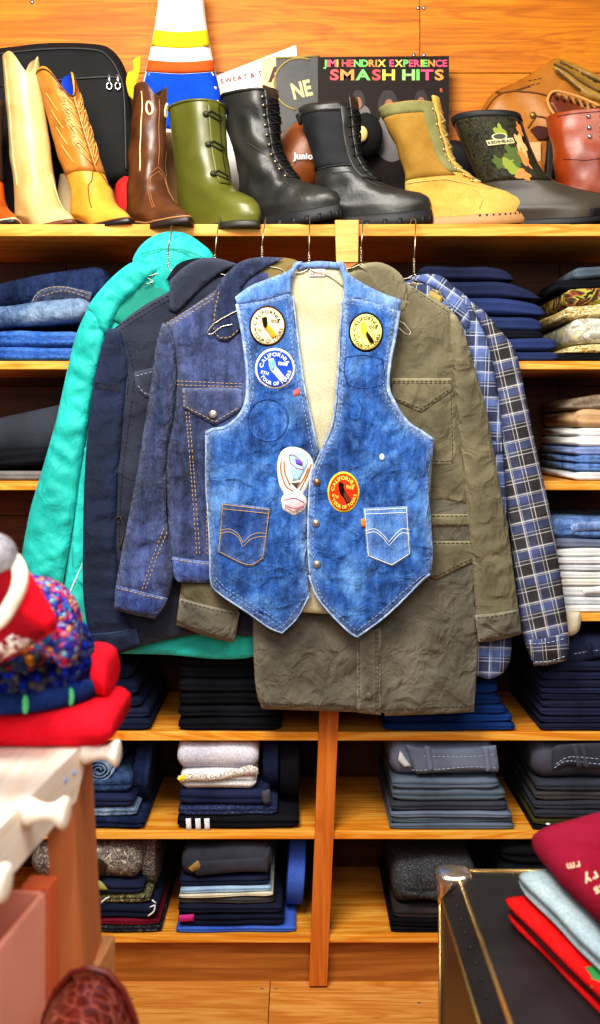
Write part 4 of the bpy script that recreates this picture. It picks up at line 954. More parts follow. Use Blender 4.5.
o = tag(Pan([(133, 60), (140, 56), (140, 70), (136, 88), (134, 100), (129, 96), (126, 82), (128, 72), (134, 70)], 2.69, edge=.006, er=4, bulge=.002, step=3).build('felt_scrap', plain('yellow_scrap', (244, 214, 30), .8)), 'small yellow felt scrap hanging between the black bag and cushion', 'cloth scrap')

def card(name, q, Y, th, mat, label, cat):
    V, Fc = prism(q, Y, Y + th); o = tag(MB().add(V, Fc).build(name, mat, smooth=False), label, cat); return o
M_PAPER = plain('white_card', (240, 238, 232), .6); M_CRM = plain('cream_card', (224, 198, 140), .6)
cd = card('sign_card', [(216, 76), (296, 45), (300, 90), (300, 236), (216, 236)], 2.762, .004, M_PAPER, 'white card lettered in dark red leaning on the wall behind boots', 'sign')
text('SWEAT & T', pt_on(2.7612), 7.0, plain('maroon_ink', (126, 40, 34), .7), cd, origin=(221, -84), ang=11.5, gap=.12)
cd = card('lettered_board', [(262, 58), (281, 56), (282, 236), (258, 236)], 2.742, .004, M_CRM, 'narrow cream board with a large brown letter beside the white card', 'sign')
text('A', pt_on(2.7412), 21, plain('brown_ink', (82, 50, 34), .7), cd, origin=(268, -82), ang=4)
M_SLV = leather('black_sleeve', (30, 29, 28), (58, 56, 52), .5, 14, 60, .05)
rc = card('record_sleeve', [(276, 57), (320, 55), (320, 236), (276, 236)], 2.732, .004, M_SLV, 'worn black sleeve with gold curved border left of the bright lettered album', 'record')
text('NE', pt_on(2.7312), 22, plain('gold_ink', (226, 202, 134), .6), rc, origin=(294, -99), ang=14, sx=.72)
ring = [(300 + 26 * math.cos(R(a)), 84 + 26 * math.sin(R(a)) * 1.0) for a in range(100, 300, 8)]
MB().tube([P(x, y, 2.7308) for x, y in ring], .0022, 5).build('gold_border', plain('gold_line', (176, 150, 70), .5), rc)
MB().tube([P(x, y, 2.7308) for x, y in [(276, 58), (320, 56)]], .0018, 5).build('gold_border', plain('gold_line', (176, 150, 70), .5), rc)
al = card('album_sleeve', [(318, 57), (449, 56), (449, 236), (318, 236)], 2.724, .004, plain('album_brown', (34, 22, 18), .6, 0, .2), 'dark album sleeve with rows of multicoloured lettering behind the tan boot', 'record')
CL = [plain('ink_' + n, c, .5) for n, c in (('pink', (232, 70, 110)), ('yellow', (236, 200, 40)), ('green', (110, 214, 90)), ('red', (230, 60, 60)), ('orange', (236, 140, 50)), ('lime', (150, 226, 110)))]
G_, P_, YY, RR, OO, LL = CL[2], CL[0], CL[1], CL[3], CL[4], CL[5]
text('JIMI HENDRIX EXPERIENCE', pt_on(2.7232), 9.6, [G_, P_, P_, YY, RR, RR, G_, G_, OO, OO, YY, P_, YY, G_, P_, P_, YY, G_, OO, P_, P_], al, origin=(323.5, -66.5), gap=.05, sx=1.05)
text('SMASH HITS', pt_on(2.7232), 14.6, [RR, OO, G_, RR, YY, LL, G_, P_, OO, G_], al, origin=(330, -79.8), gap=.07, sx=1.36)
mb = MB(); rg = random.Random(5)
sil = plain('album_silver', (104, 98, 96), .6); tanp = plain('album_tan', (150, 96, 60), .6); dkp = plain('album_dark', (28, 18, 14), .6)
for c, r, m_, d in (((360, 128), (15, 24), sil, .7), ((392, 136), (18, 26), sil, .7), ((420, 128), (13, 24), sil, .7), ((358, 100), (7, 10), dkp, .8), ((388, 102), (10, 12), dkp, .8), ((421, 100), (7, 10), dkp, .8), ((358, 103), (4, 6), tanp, .9), ((389, 106), (5, 7), tanp, .9), ((421, 103), (4, 6), tanp, .9)):
    q = [(c[0] + r[0] * math.cos(k * .314) * (1 + .1 * math.sin(3 * k * .314)), c[1] + r[1] * math.sin(k * .314)) for k in range(20)]
    mk('printed_patch', [P(x, y, 2.724 - d * .001) for x, y in q], [tuple(range(20))], m_, al, smooth=False)
text('R', pt_on(2.7232), 5, plain('stamp_orange', (200, 90, 50), .6), al, origin=(440, -92))

# rugby-style ball, jug-like black object, books and other things showing between the boots
L_BALL = leather('ball_leather', (112, 56, 20), (150, 84, 38), .4, 10, 220, .4)
c = P(306, 158, 2.66); Mr = Matrix.Rotation(R(-48), 3, 'Y')
bt = thing('football', 'brown leather football lettered in white between the two black boots', 'ball', c - Vector((0, 0, .09)))
V, Fc = ell(c, (.15, .088, .088), Mr, 32, 20); V = [Vector(v) for v in V]; MB().add(V, Fc).build('body', L_BALL, bt)
text('Junior', lambda x, y: P(x, -y, 2.566), 9, M_WHITE, bt, origin=(293, -159), gap=.08)
c = P(374, 163, 2.66); c.z = S1 + .06; tag(MB().add(*ell(c, (.045, .045, .06), None, 24, 14)).build('wooden_ball', leather('amber_wood', (150, 70, 16), (190, 104, 40), .3), ), 'round amber wooden knob between the black combat boot and tan boot', 'wooden ball')
MB2 = MB(); MB2.add(*ell(P(366, 135, 2.69), (.045, .03, .06), None, 24, 14)); tag(MB2.build('felt_hat', plain('black_felt', (16, 15, 15), .9)), 'black rounded felt hat tucked behind the combat boot laces', 'hat')
MB().add(*ell(P(361, 134, 2.655), (.018, .008, .022), None, 16, 10)).build('cream_spot', plain('cream_spot', (232, 206, 130), .6), bpy.data.objects['felt_hat'])
def book(px0, px1, py0, Y, d, mat, label, lean=0.0, stripe=None):
    a, b2 = P(px0, py0, Y), P(px1, 222, Y); o = MB()
    o.box((a.x, Y, S1), (b2.x, Y + d, a.z), .002)
    o.V = [Vector((v.x + (v.z - S1) * lean, v.y, v.z)) for v in o.V]
    ob = tag(o.build('book', mat, smooth=False), label, 'book', 'small books on the top shelf')
    if stripe: MB().box((a.x - .0005, Y - .0012, S1 + (a.z - S1) * .62), (b2.x + .0005, Y + .01, S1 + (a.z - S1) * .8)).build('spine_label', stripe, ob)
    return ob
book(523, 541, 142, 2.68, .09, plain('book_peach', (222, 168, 116), .6), 'upright pale peach book behind the camouflage boot', 0, plain('book_red', (150, 64, 40), .6))
bk_ = book(541, 547, 138, 2.66, .1, plain('book_black', (30, 28, 28), .6), 'thin black book spine beside the red-brown boot', .08)
tag(Pan([(529, 166), (541, 160), (545, 172), (541, 186), (528, 186)], 2.66, edge=.006, er=5, bulge=.004, step=3).build('leather_tag', leather('ginger_leather', (166, 92, 26), (200, 126, 48), .5)), 'ginger leather scrap below the peach book behind the camouflage boot', 'leather scrap')
tag(Pan([(442, 144), (456, 140), (470, 146), (476, 170), (478, 238), (440, 238), (438, 170), (436, 156)], 2.67, edge=.01, er=6, bulge=.006, step=4).build('black_glove', plain('glove_black', (20, 20, 22), .6)), 'black rubber glove lying behind the camouflage boot collar', 'glove')
tag(Pan([(116, 184), (124, 176), (134, 177), (138, 205), (138, 239), (116, 239), (114, 205)], 2.66, edge=.008, er=5, bulge=.004, step=3).build('red_cloth', plain('red_cloth', (204, 32, 26), .8)), 'bit of red cloth between the tan boot and brown boot', 'cloth')
tag(Pan([(60, 174), (76, 172), (79, 200), (79, 240), (60, 240), (57, 200)], 2.66, edge=.008, er=5, bulge=.004, step=3).build('pale_shoe', plain('pale_shoe', (214, 190, 146), .7)), 'pale shoe heel between the cream boot and tan boot', 'shoe')
b_ = MB().box((P(152, 0, 2.66).x, 2.66, S1), (P(190, 0, 2.66).x, 2.70, P(0, 132, 2.66).z), .002); tag(b_.build('cardboard_box', plain('kraft_card', (176, 136, 84), .7), smooth=False), 'kraft cardboard box behind the brown and green boots', 'box')

# baseball glove
L_GL = leather('glove_tan', (150, 88, 24), (186, 122, 44), .4, 8, 90, .25); L_GLI = leather('glove_inside', (96, 38, 14), (128, 58, 24), .4, 10, 90, .25); L_GLW = leather('glove_web', (138, 100, 34), (168, 128, 52), .5, 40, 60, .6)
t = thing('baseball_glove', 'tan leather baseball glove with stitched webbing propped behind the right-hand boots', 'glove', P(545, 222, 2.72), None)
gb = Pan([(476, 122), (482, 108), (494, 92), (512, 84), (530, 74), (551, 60), (556, 58), (570, 66), (600, 84), (640, 96), (640, 200), (560, 200), (546, 180), (520, 170), (498, 170), (478, 150)], 2.73, edge=.02, er=12, bulge=.022, rad=50, folds=[(-30, .008, 24, 60, 'n')], seed=81, step=5, thick=.02); gb.build('palm', L_GL, t)
gw = gb.patch([(551, 64), (558, 58), (580, 66), (600, 76), (640, 92), (640, 110), (600, 102), (584, 98), (568, 84), (556, 74)], .004, edge=.012, er=7, step=4); gw.build('webbing', L_GLW, t)
gw.stitch([[(554, 64), (566, 70), (582, 82), (600, 92)], [(556, 70), (566, 78), (580, 90)], [(560, 62), (580, 72), (610, 86)]], plain('web_lace', (96, 66, 20), .6), t, 'web_lacing', .003, False, .004)
gf = gb.patch([(566, 78), (576, 90), (588, 98), (600, 101), (600, 120), (575, 106), (552, 94), (558, 84)], .003, edge=.006, er=5, step=4); gf.build('finger_stall', L_GL, t)
gi = gb.patch([(549, 100), (552, 94), (562, 93), (580, 98), (600, 108), (640, 120), (640, 140), (600, 132), (584, 130), (572, 126), (558, 116)], .004, edge=.002, er=4, step=4); gi.build('pocket_inside', L_GLI, t)
gb.stitch([[(547, 102), (550, 94), (556, 91), (566, 93), (582, 98), (600, 106)], [(547, 100), (551, 110), (560, 120), (572, 128)]], plain('glove_binding', (210, 150, 84), .6), t, 'edge_binding', .0045, False, .008)
mb = MB()
for x, y in ((556, 96), (563, 98), (570, 99), (577, 101), (584, 103), (591, 106), (598, 109)): mb.tube([gb.pt(x - 1.5, y - 2, .012), gb.pt(x, y, .016), gb.pt(x + 1.5, y + 3, .012)], .0032, 6)
mb.build('rim_lacing', plain('lace_dark', (84, 50, 18), .6), t)
gb.stitch([[(478, 120), (500, 94), (530, 92), (556, 98)], [(496, 92), (508, 92), (530, 86)], [(528, 128), (536, 116), (546, 118), (552, 126)]], plain('glove_seam', (112, 66, 18), .6), t, 'seam', .0022, False, .002)
gh = gb.patch([(530, 130), (536, 126), (546, 127), (552, 132), (548, 140), (538, 140)], .004, edge=.001); gh.build('wrist_hole', plain('glove_hole', (70, 26, 10), .8), t)
MB().add(*ell(gb.pt(533, 115, .004), (.009, .006, .009), None, 14, 8)).build('wrist_button', plain('brass_button', (150, 120, 50), .4, .6), t)
gb.stitch([[(528, 81), (533, 80), (538, 79), (543, 78)], [(531, 85), (536, 84), (541, 83)]], plain('glove_ink', (100, 56, 16), .7), t, 'stamped_mark', .0012, True, .001)
# ------------------------------------------------------------------ folded clothes
def slab_mesh(x0, x1, yf, depth, z0, h, seed=0, tilt=0.0, dr=0.0, dl=0.0, crease=True, wob=1.0, M=None, nx=18, bow=0.0, wedge=0.0):
    r = h / 2; prof = []
    for k in range(11):
        a = -math.pi / 2 + math.pi * k / 10; prof.append((r - r * math.cos(a), r + r * math.sin(a), 1 if k in (5,) and crease else 0))
    for k in range(1, 6): prof.append((r + (depth - 2 * r) * k / 6, h, 0))
    for k in range(7):
        a = math.pi / 2 - math.pi * k / 6; prof.append((depth - r + r * math.cos(a), r + r * math.sin(a), 0))
    for k in range(1, 6): prof.append((depth - r - (depth - 2 * r) * k / 6, 0, 0))
    rings = []
    for i in range(nx + 1):
        u = i / nx; u = u + .06 * math.sin(2 * math.pi * u) * -1 if False else u
        u = .5 - .5 * math.cos(math.pi * u) if True else u
        u = .35 * u + .65 * (i / nx); x = x0 + (x1 - x0) * u
        e = min(i, nx - i); sc = (.55, .86, 1.0)[min(e, 2)]; ring = []
        for (y, z, g) in prof:
            nz = noise.noise(Vector((x * 9, y * 6, seed * 5.3))) * h * .16 * wob; ny = noise.noise(Vector((x * 11, z * 9 + 7, seed * 3.1))) * .006 * wob
            zz = r + (z - r) * sc + nz * (z / h) + tilt * u - dr * max(0, (u - .6) / .4) ** 2 * (z / h * .5 + .5) - dl * max(0, (.4 - u) / .4) ** 2 * (z / h * .5 + .5)
            zz += wedge * u * (z / h) + bow * (1 - (2 * u - 1) ** 2) * (z / h)
            yy = y + (1 - sc) * r * .7 * (1 if y < depth / 2 else -1) + (ny if y < depth * .5 else 0) + (r * .5 if g else 0)
            p = Vector((x, yf + yy, z0 + max(0.0005, zz)))
            ring.append(M @ p if M is not None else p)
        rings.append(ring)
    mb = MB(); mb.loft(rings); return mb

ORD = {1: 'bottom', 2: 'second from bottom', 3: 'third from bottom', 4: 'fourth from bottom', 5: 'fifth from bottom', 6: 'sixth from bottom', 7: 'seventh from bottom', 8: 'eighth from bottom', 9: 'ninth from bottom', 10: 'tenth from bottom'}
def pile(where, level, items, group, yf=2.405, depth=.33, cat='folded trousers'):
    """items bottom to top: (height px, x0 px, x1 px, material, description, name, options)"""
    z = SZ[level] + .0005; out = []; n = len(items)
    for i, it in enumerate(items):
        hpx, x0, x1, mat, desc, name = it[:6]; op = dict(it[6]) if len(it) > 6 else {}
        y = yf + op.pop('back', 0) + .003 * math.sin(i * 2.3 + level); sc = y / F
        h = hpx * sc; over = op.pop('over', 1.0); c = op.pop('cat', cat); dp = op.pop('depth', depth)
        o = slab_mesh((x0 - CX) * sc, (x1 - CX) * sc, y, dp, z, h * 1.03, seed=i + level * 7 + len(out) + x0 * .1, **op).build(name, mat)
        pos = 'topmost' if i == n - 1 else ORD[i + 1]
        tag(o, f'{desc}, {pos} of {where}', c, group); out.append(o); z += h * over
    return out
def on_front(o, pts, Y, name, mat, **kw):
    """a detail sewn on the front fold of a folded piece"""
    kw.setdefault('edge', .0025); kw.setdefault('er', 2); kw.setdefault('bulge', .002); kw.setdefault('rad', 10); kw.setdefault('step', 3); kw.setdefault('thick', .004)
    q = Pan(pts, Y, **kw); q.build(name, mat, o); return q

D_L = denim('jeans_light', (84, 116, 172), (112, 148, 204), (160, 186, 222), 10); D_M = denim('jeans_mid', (44, 84, 156), (66, 112, 188), (110, 150, 212), 10)
D_F = denim('jeans_faded', (36, 48, 72), (90, 116, 152), (168, 190, 212), 5); D_D = denim('jeans_dark', (24, 32, 54), (34, 46, 76), (52, 68, 108), 8)
NVY = [cloth('navy_twill_%d' % i, c, None, 8, 420, .3, .9, .15, .06) for i, c in enumerate([(31, 37, 64), (36, 46, 80), (28, 33, 56), (38, 49, 88), (21, 27, 47)])]  # last navy set darker: shade inside the shelves put into its colour
DNV = [cloth('dark_navy_%d' % i, c, None, 8, 420, .3, .9, .15, .05) for i, c in enumerate([(30, 34, 56), (36, 40, 66), (26, 30, 48), (34, 38, 58)])]
GRY = [cloth('grey_twill_%d' % i, c, None, 7, 420, .3, .9, .15, .05) for i, c in enumerate([(84, 94, 108), (92, 100, 118), (78, 90, 100), (96, 104, 120), (104, 110, 130)])]
CHR = [cloth('charcoal_%d' % i, c, None, 7, 420, .3, .9, .15, .05) for i, c in enumerate([(48, 50, 58), (56, 57, 62), (62, 60, 60), (52, 54, 64), (66, 66, 76)])]
BLK = [cloth('black_cloth_%d' % i, c, None, 7, 420, .3, .9, .15, .05) for i, c in enumerate([(15, 15, 20), (18, 19, 25), (12, 12, 16)])]  # blacks lowered further, the shelf interior's shade included in the colour
WHT = [cloth('offwhite_%d' % i, c, None, 9, 300, .3, .95, .1, .05) for i, c in enumerate([(206, 206, 204), (220, 218, 210), (192, 194, 196), (212, 206, 192)])]
PCH = cloth('peach_twill', (206, 166, 122), (226, 190, 148)); FUZ = cloth('tan_fuzzy', (120, 100, 78), (170, 156, 138), 20, 200, .8)
BLU = [cloth('bright_blue_%d' % i, c, None, 8, 420, .3, .9, .15, .06) for i, c in enumerate([(18, 44, 92), (22, 52, 106), (14, 38, 80)])]
RBL = cloth('royal_blue_fleece', (66, 100, 200), (88, 128, 228), 8, 300, .4)
CAM1 = blotch('desert_camo', [(206, 192, 140), (170, 138, 70), (226, 214, 170), (150, 120, 60), (196, 176, 110)], 22, .9, 2); CAM2 = blotch('pale_camo', [(196, 196, 180), (226, 220, 200), (170, 166, 150), (214, 200, 160)], 18, .9, 2)
CAM3 = blotch('woodland_camo', [(60, 54, 40), (150, 84, 56), (172, 170, 70), (40, 38, 34), (120, 70, 48)], 14, .9, 2)
TWD = blotch('grey_tweed', [(40, 41, 44), (70, 72, 76), (52, 53, 56), (98, 100, 104)], 260, .95, .5, .6); NTW = blotch('navy_tweed', [(26, 34, 66), (50, 60, 96), (36, 46, 82), (84, 92, 124)], 260, .95, .5, .6)
PRT = blotch('grey_print', [(104, 92, 84), (60, 58, 66), (150, 140, 126), (52, 54, 74), (186, 176, 158)], 46, .9, 3, .3, 3); GCM = blotch('green_print', [(60, 66, 40), (120, 116, 80), (44, 46, 44), (150, 142, 100)], 40, .9, 3)
DPL = blotch('dark_plaid', [(28, 30, 34), (54, 56, 60), (24, 26, 30), (80, 82, 86)], 70, .9, 0)

# shelf 2
p = pile('the blue pile beside the teal hoodie', 2, [
    (14, -46, 78, D_M, 'mid blue jeans', 'folded_jeans'), (16, -46, 80, D_M, 'pale-edged blue jeans', 'folded_jeans'),
    (22, -46, 88, D_F, 'thick faded light blue jeans', 'folded_jeans', dict(tilt=.03, crease=False)), (24, -46, 104, D_D, 'dark jeans', 'folded_jeans', dict(tilt=.03, wedge=.03, dl=.03, back=.05, crease=False))], 'jeans folded on the upper left shelf', depth=.32)
on_front(p[3], [(26, 312), (38, 292), (60, 286), (92, 292), (90, 302), (52, 300), (40, 312)], 2.43, 'yoke_panel', D_D, bulge=.004)
PZ = Pan([(0, 250), (110, 250), (110, 360), (0, 360)], 2.424, edge=0, bulge=0, step=20)
PZ.stitch([[(28, 310), (40, 291), (62, 287), (90, 294)], [(42, 296), (64, 291), (90, 298)]], M_GOLD, p[3], w=.0008)
pile('the navy pile behind the plaid collar', 2, [
    (10, 430, 559, NVY[1], 'blue navy trousers', 'folded_trousers'), (12, 428, 557, NVY[3], 'wide blue trousers', 'folded_trousers'), (8, 425, 543, BLK[1], 'thin charcoal trousers', 'folded_trousers'),
    (16, 424, 543, NVY[1], 'bright navy trousers', 'folded_trousers', dict(dr=.01)), (17, 420, 546, NVY[3], 'blue twill trousers', 'folded_trousers', dict(dr=.02)), (18, 418, 545, NVY[0], 'slumped navy trousers', 'folded_trousers', dict(dr=.04)), (14, 420, 514, NVY[2], 'darker navy trousers', 'folded_trousers', dict(dr=.02))], 'navy trousers on the upper right shelf')
pile('the camouflage pile at the right edge', 2, [
    (8, 552, 650, BLK[1], 'dark slate trousers', 'folded_trousers'), (9, 566, 650, CAM1, 'yellowish desert camouflage trousers', 'folded_trousers', dict(dl=.01)), (24, 572, 650, CAM2, 'thick pale camouflage trousers', 'folded_trousers', dict(tilt=.01)),
    (13, 566, 650, CAM1, 'cream camouflage trousers', 'folded_trousers', dict(tilt=.02)), (17, 566, 650, CAM3, 'brown camouflage trousers', 'folded_trousers', dict(tilt=.02)), (10, 560, 650, BLK[1], 'black trousers', 'folded_trousers', dict(tilt=.01)), (12, 574, 650, GRY[2], 'slate grey trousers', 'folded_trousers', dict(tilt=.02))], 'camouflage pile at the right edge', depth=.34)
# shelf 3
pile('the dark pile left of the teal sleeve', 3, [
    (9, -46, 62, cloth('soft_grey', (112, 108, 106)), 'light grey knitted garment', 'folded_garment'), (17, -46, 72, BLK[1], 'plain black garment', 'folded_garment', dict(tilt=.02)), (24, -46, 110, CHR[0], 'charcoal brushed garment', 'folded_garment', dict(wedge=.10, crease=False, back=.03))], 'dark clothes on the middle left shelf', cat='folded clothes')
pile('the pale pile beyond the plaid sleeve', 3, [
    (9, 574, 660, WHT[0], 'white jeans', 'folded_jeans'), (8, 575, 660, D_L, 'light blue jeans', 'folded_jeans'), (8, 575, 660, D_L, 'washed blue jeans', 'folded_jeans'), (9, 575, 660, cloth('lilac_denim', (126, 144, 196), (164, 180, 220)), 'lilac blue jeans', 'folded_jeans'),
    (10, 577, 660, WHT[1], 'bright white jeans', 'folded_jeans'), (9, 578, 660, WHT[0], 'cool white jeans', 'folded_jeans'), (18, 578, 660, PCH, 'thick peach trousers', 'folded_trousers'), (14, 574, 660, FUZ, 'fuzzy tan trousers', 'folded_trousers', dict(dl=.01))], 'pale trousers on the middle right shelf', depth=.36)
# shelf 4
q4 = [(7, 558, 660, WHT[1], 'cream white jeans', 'folded_jeans'), (8, 558, 660, WHT[2], 'pale grey jeans', 'folded_jeans'), (11, 557, 660, WHT[0], 'curled white jeans', 'folded_jeans'), (7, 558, 660, WHT[3], 'ivory jeans', 'folded_jeans'), (8, 556, 660, WHT[1], 'soft white jeans', 'folded_jeans'),
      (7, 558, 660, WHT[2], 'light grey jeans', 'folded_jeans'), (7, 556, 660, WHT[0], 'plain white jeans', 'folded_jeans'), (9, 556, 660, WHT[1], 'off-white jeans', 'folded_jeans'), (9, 554, 660, GRY[4], 'bluish grey jeans', 'folded_jeans'), (20, 552, 660, D_L, 'washed blue-grey jeans', 'folded_jeans')]
p = pile('the whitish pile behind the plaid cuff', 4, q4, 'pale jeans on the lower right shelf', depth=.35)
on_front(p[9], [(570, 526), (582, 522), (640, 520), (640, 529), (584, 531), (572, 533)], 2.403, 'waistband', D_L)
on_front(p[2], [(582, 590), (600, 586), (640, 586), (640, 592), (600, 594), (584, 594)], 2.403, 'curled_hem', WHT[0], edge=.004)
o = tag(Pan([(567, 611), (580, 612), (581, 622), (578, 632), (570, 636), (564, 634), (563, 620)], 2.392, edge=.004, er=4, bulge=.008, rad=8, step=3).build('cloth_end', cloth('cream_cloth_end', (228, 214, 178), (240, 230, 204))), 'cream cloth end hanging over the shelf edge beside the plaid cuff', 'cloth')
# shelf 5
pile('the navy pile beside the red sweater', 5, [(11, 40, 150, NVY[4], 'dark navy jeans', 'folded_jeans'), (12, 40, 148, NVY[2], 'deep navy jeans', 'folded_jeans'), (11, 40, 141, NVY[4], 'inky navy jeans', 'folded_jeans'), (16, 40, 137, NVY[2], 'thick navy jeans', 'folded_jeans'), (16, 40, 131, NVY[4], 'shadowed navy jeans', 'folded_jeans')], 'navy jeans on the left shelf under the jackets', depth=.34)
pile('the black pile under the teal hem', 5, [(12, 178, 281, BLK[0], 'flat black trousers', 'folded_trousers'), (13, 178, 278, BLK[1], 'soft black trousers', 'folded_trousers'), (13, 179, 276, BLK[0], 'plain black trousers', 'folded_trousers'), (13, 178, 276, BLK[1], 'charcoal black trousers', 'folded_trousers'), (14, 178, 276, BLK[2], 'deep black trousers', 'folded_trousers'), (14, 180, 274, BLK[1], 'matte black trousers', 'folded_trousers')], 'black trousers under the hanging jackets', depth=.34)
pile('the blue pile below the olive hem', 5, [(8, 384, 515, BLU[0], 'royal navy trousers', 'folded_trousers'), (8, 385, 513, BLU[1], 'deep blue trousers', 'folded_trousers'), (9, 386, 506, BLU[0], 'strong blue trousers', 'folded_trousers'), (11, 388, 501, BLU[2], 'dark blue trousers', 'folded_trousers'), (12, 388, 498, BLU[1], 'rich blue trousers', 'folded_trousers'), (7, 390, 497, BLU[2], 'thin blue trousers', 'folded_trousers')], 'blue trousers below the olive coat', depth=.34)
p = pile('the midnight pile right of the plaid cuff', 5, [(7, 541, 660, DNV[2], 'darkest navy trousers', 'folded_trousers'), (7, 541, 660, DNV[0], 'navy twill trousers', 'folded_trousers'), (9, 542, 660, DNV[1], 'violet navy trousers', 'folded_trousers'), (7, 543, 660, DNV[3], 'flat navy trousers', 'folded_trousers'), (7, 542, 660, DNV[0], 'smooth navy trousers', 'folded_trousers'), (6, 542, 660, DNV[1], 'thin navy trousers', 'folded_trousers'), (7, 542, 660, DNV[3], 'slim navy trousers', 'folded_trousers'), (9, 543, 660, DNV[1], 'faded navy trousers', 'folded_trousers'), (10, 545, 660, DNV[0], 'pressed navy trousers', 'folded_trousers'), (22, 552, 660, DNV[1], 'navy waistband trousers', 'folded_trousers', dict(crease=False, back=.02))], 'dark navy trousers at the right edge', depth=.35)
w = on_front(p[9], [(556, 660), (570, 652), (600, 648), (640, 648), (640, 656), (600, 658), (572, 664)], 2.415, 'waistband', DNV[3])
w.stitch([[(574, 654), (600, 650), (636, 650)]], M_PALEST, p[9], w=.0006)
on_front(p[9], [(586, 642), (592, 642), (594, 660), (588, 660)], 2.41, 'belt_loop', DNV[0])
# shelf 6
p = pile('the blue pile behind the wooden pegs', 6, [(12, 50, 144, D_D, 'dark indigo jeans', 'folded_jeans'), (10, 50, 136, D_F, 'greyish blue jeans', 'folded_jeans'), (13, 50, 133, NVY[0], 'navy blue jeans', 'folded_jeans'), (18, 50, 130, denim('slate_denim', (40, 56, 86), (58, 80, 116), (84, 108, 146), 8), 'slate denim jeans', 'folded_jeans')], 'jeans on the lower left shelf', depth=.34)
# a rolled pair lying on top
c = P(100, 767, 2.43); mb = MB()
sp = []
for k in range(46):
    a = k * .42; r = .006 + .0013 * k * .42 * 1.1; sp.append((r * math.cos(a), r * math.sin(a) * .8))
for y in (0,): pass
prof = [Vector((c.x + x, 0, c.z - .002 + z)) for x, z in sp]
rings = []
V, Fc = [], []
for lay, y in enumerate((2.41, 2.43, 2.5, 2.62, 2.70)):
    for q in prof: V.append(Vector((q.x + (lay * .004), y, q.z + lay * .002)))
n = len(prof)
for l in range(4):
    for i in range(n - 1): Fc.append((l * n + i, l * n + i + 1, (l + 1) * n + i + 1, (l + 1) * n + i))
o = mk('rolled_jeans', V, Fc, D_F); md = o.modifiers.new('Solid', 'SOLIDIFY'); md.thickness = .0035; md.offset = 0
tag(o, 'rolled blue jeans lying on the slate denim pile behind the wooden pegs', 'rolled jeans', 'jeans on the lower left shelf')
V = slab_mesh((128 - CX) * 2.46 / F, (146 - CX) * 2.46 / F, 2.45, .26, SZ[6] + .03, .19, seed=3, tilt=.0, crease=False, wob=.3)
V.V = [Vector((v.x + (v.z - SZ[6] - .03) * .12, v.y, v.z)) for v in V.V]
tag(V.build('folded_jeans', D_D), 'indigo jeans folded upright against the right side of the pegs pile', 'folded trousers', 'jeans on the lower left shelf')
M_STR = plain('stripe_white', (232, 232, 236), .8)
p = pile('the white sweater pile', 6, [(13, 177, 299, BLK[1], 'black track pants with three white stripes', 'track_pants'), (11, 178, 277, NTW, 'navy tweed trousers', 'folded_trousers'), (15, 179, 269, NVY[0], 'navy sweatshirt', 'folded_sweatshirt', dict(cat='folded sweater')), (20, 180, 256, cloth('white_knit', (232, 230, 232), (248, 246, 248), 12, 160, .9), 'thick white ribbed sweater', 'folded_sweater', dict(cat='folded sweater')), (26, 177, 258, cloth('grey_white_knit', (210, 210, 226), (236, 234, 242), 12, 200, .9), 'lilac-white sweater with frayed hem', 'folded_sweater', dict(crease=False, cat='folded sweater'))], 'clothes under and over the white sweaters', depth=.32)
for k, x in enumerate((188.5, 198, 207)): on_front(p[0], [(x - 2.8, 818.5), (x + 2.4, 818.2), (x + 3, 830), (x - 2.4, 830.3)], 2.402, 'stripe', M_STR, bulge=.003, edge=.002)
on_front(p[4], [(178, 776), (192, 773), (214, 774), (236, 769), (250, 765), (258, 768), (259, 774), (252, 775), (236, 777), (214, 781), (192, 781), (180, 783)], 2.40, 'frayed_hem', blotch('frayed_knit', [(214, 206, 196), (240, 236, 230), (150, 140, 128), (226, 220, 210)], 160, .95, .5, .9), edge=.004)
on_front(p[4], [(177, 778), (186, 774), (187, 780), (179, 781)], 2.396, 'yellow_tag', plain('yellow_tag', (240, 204, 40), .7))
on_front(p[2], [(262, 791), (270, 789), (271, 802), (265, 805), (262, 800)], 2.40, 'folded_cuff', CHR[4], edge=.004)
for xa, xb, zb, h, mt, lb in ((262, 279, 28, .165, NVY[0], 'navy garment folded upright just right of the white sweaters'), (279, 300, 16, .19, BLK[1], 'black garment folded upright at the right end of the sweater pile')):
    z0 = SZ[6] + zb * 2.45 / F
    V = slab_mesh((xa - CX) * 2.46 / F, (xb - CX) * 2.46 / F, 2.45, .26, z0, min(h, SZ[5] - .026 - z0), seed=xa, crease=False, wob=.35); tag(V.build('folded_garment', mt), lb, 'folded clothes', 'clothes under and over the white sweaters')
p = pile('the grey pile right of the post', 6, [(6, 390, 514, GRY[0], 'slate grey trousers', 'folded_trousers'), (6, 391, 513, GRY[2], 'flat grey trousers', 'folded_trousers'), (6, 391, 512, GRY[3], 'blue grey trousers', 'folded_trousers'), (9, 391, 508, CHR[3], 'dark grey trousers', 'folded_trousers'), (13, 393, 506, GRY[2], 'grey-green trousers', 'folded_trousers'), (11, 393, 499, GRY[0], 'mid grey trousers', 'folded_trousers'), (34, 391, 497, GRY[4], 'lavender trousers', 'folded_trousers', dict(crease=False, back=.004))], 'grey trousers on the lower shelf', depth=.36)
w = on_front(p[6], [(406, 744), (424, 748), (460, 748), (496, 745), (499, 768), (498, 772), (470, 770), (430, 773), (416, 774), (412, 764)], 2.402, 'waistband', GRY[3], edge=.003)
w.stitch([[(412, 770), (430, 770), (470, 767), (497, 768)], [(424, 756), (460, 757), (494, 755)]], M_PALEST, p[6], w=.0007)
on_front(p[6], [(400, 750), (408, 762), (411, 766), (404, 767), (398, 760)], 2.40, 'pocket_edge', WHT[2], edge=.002)
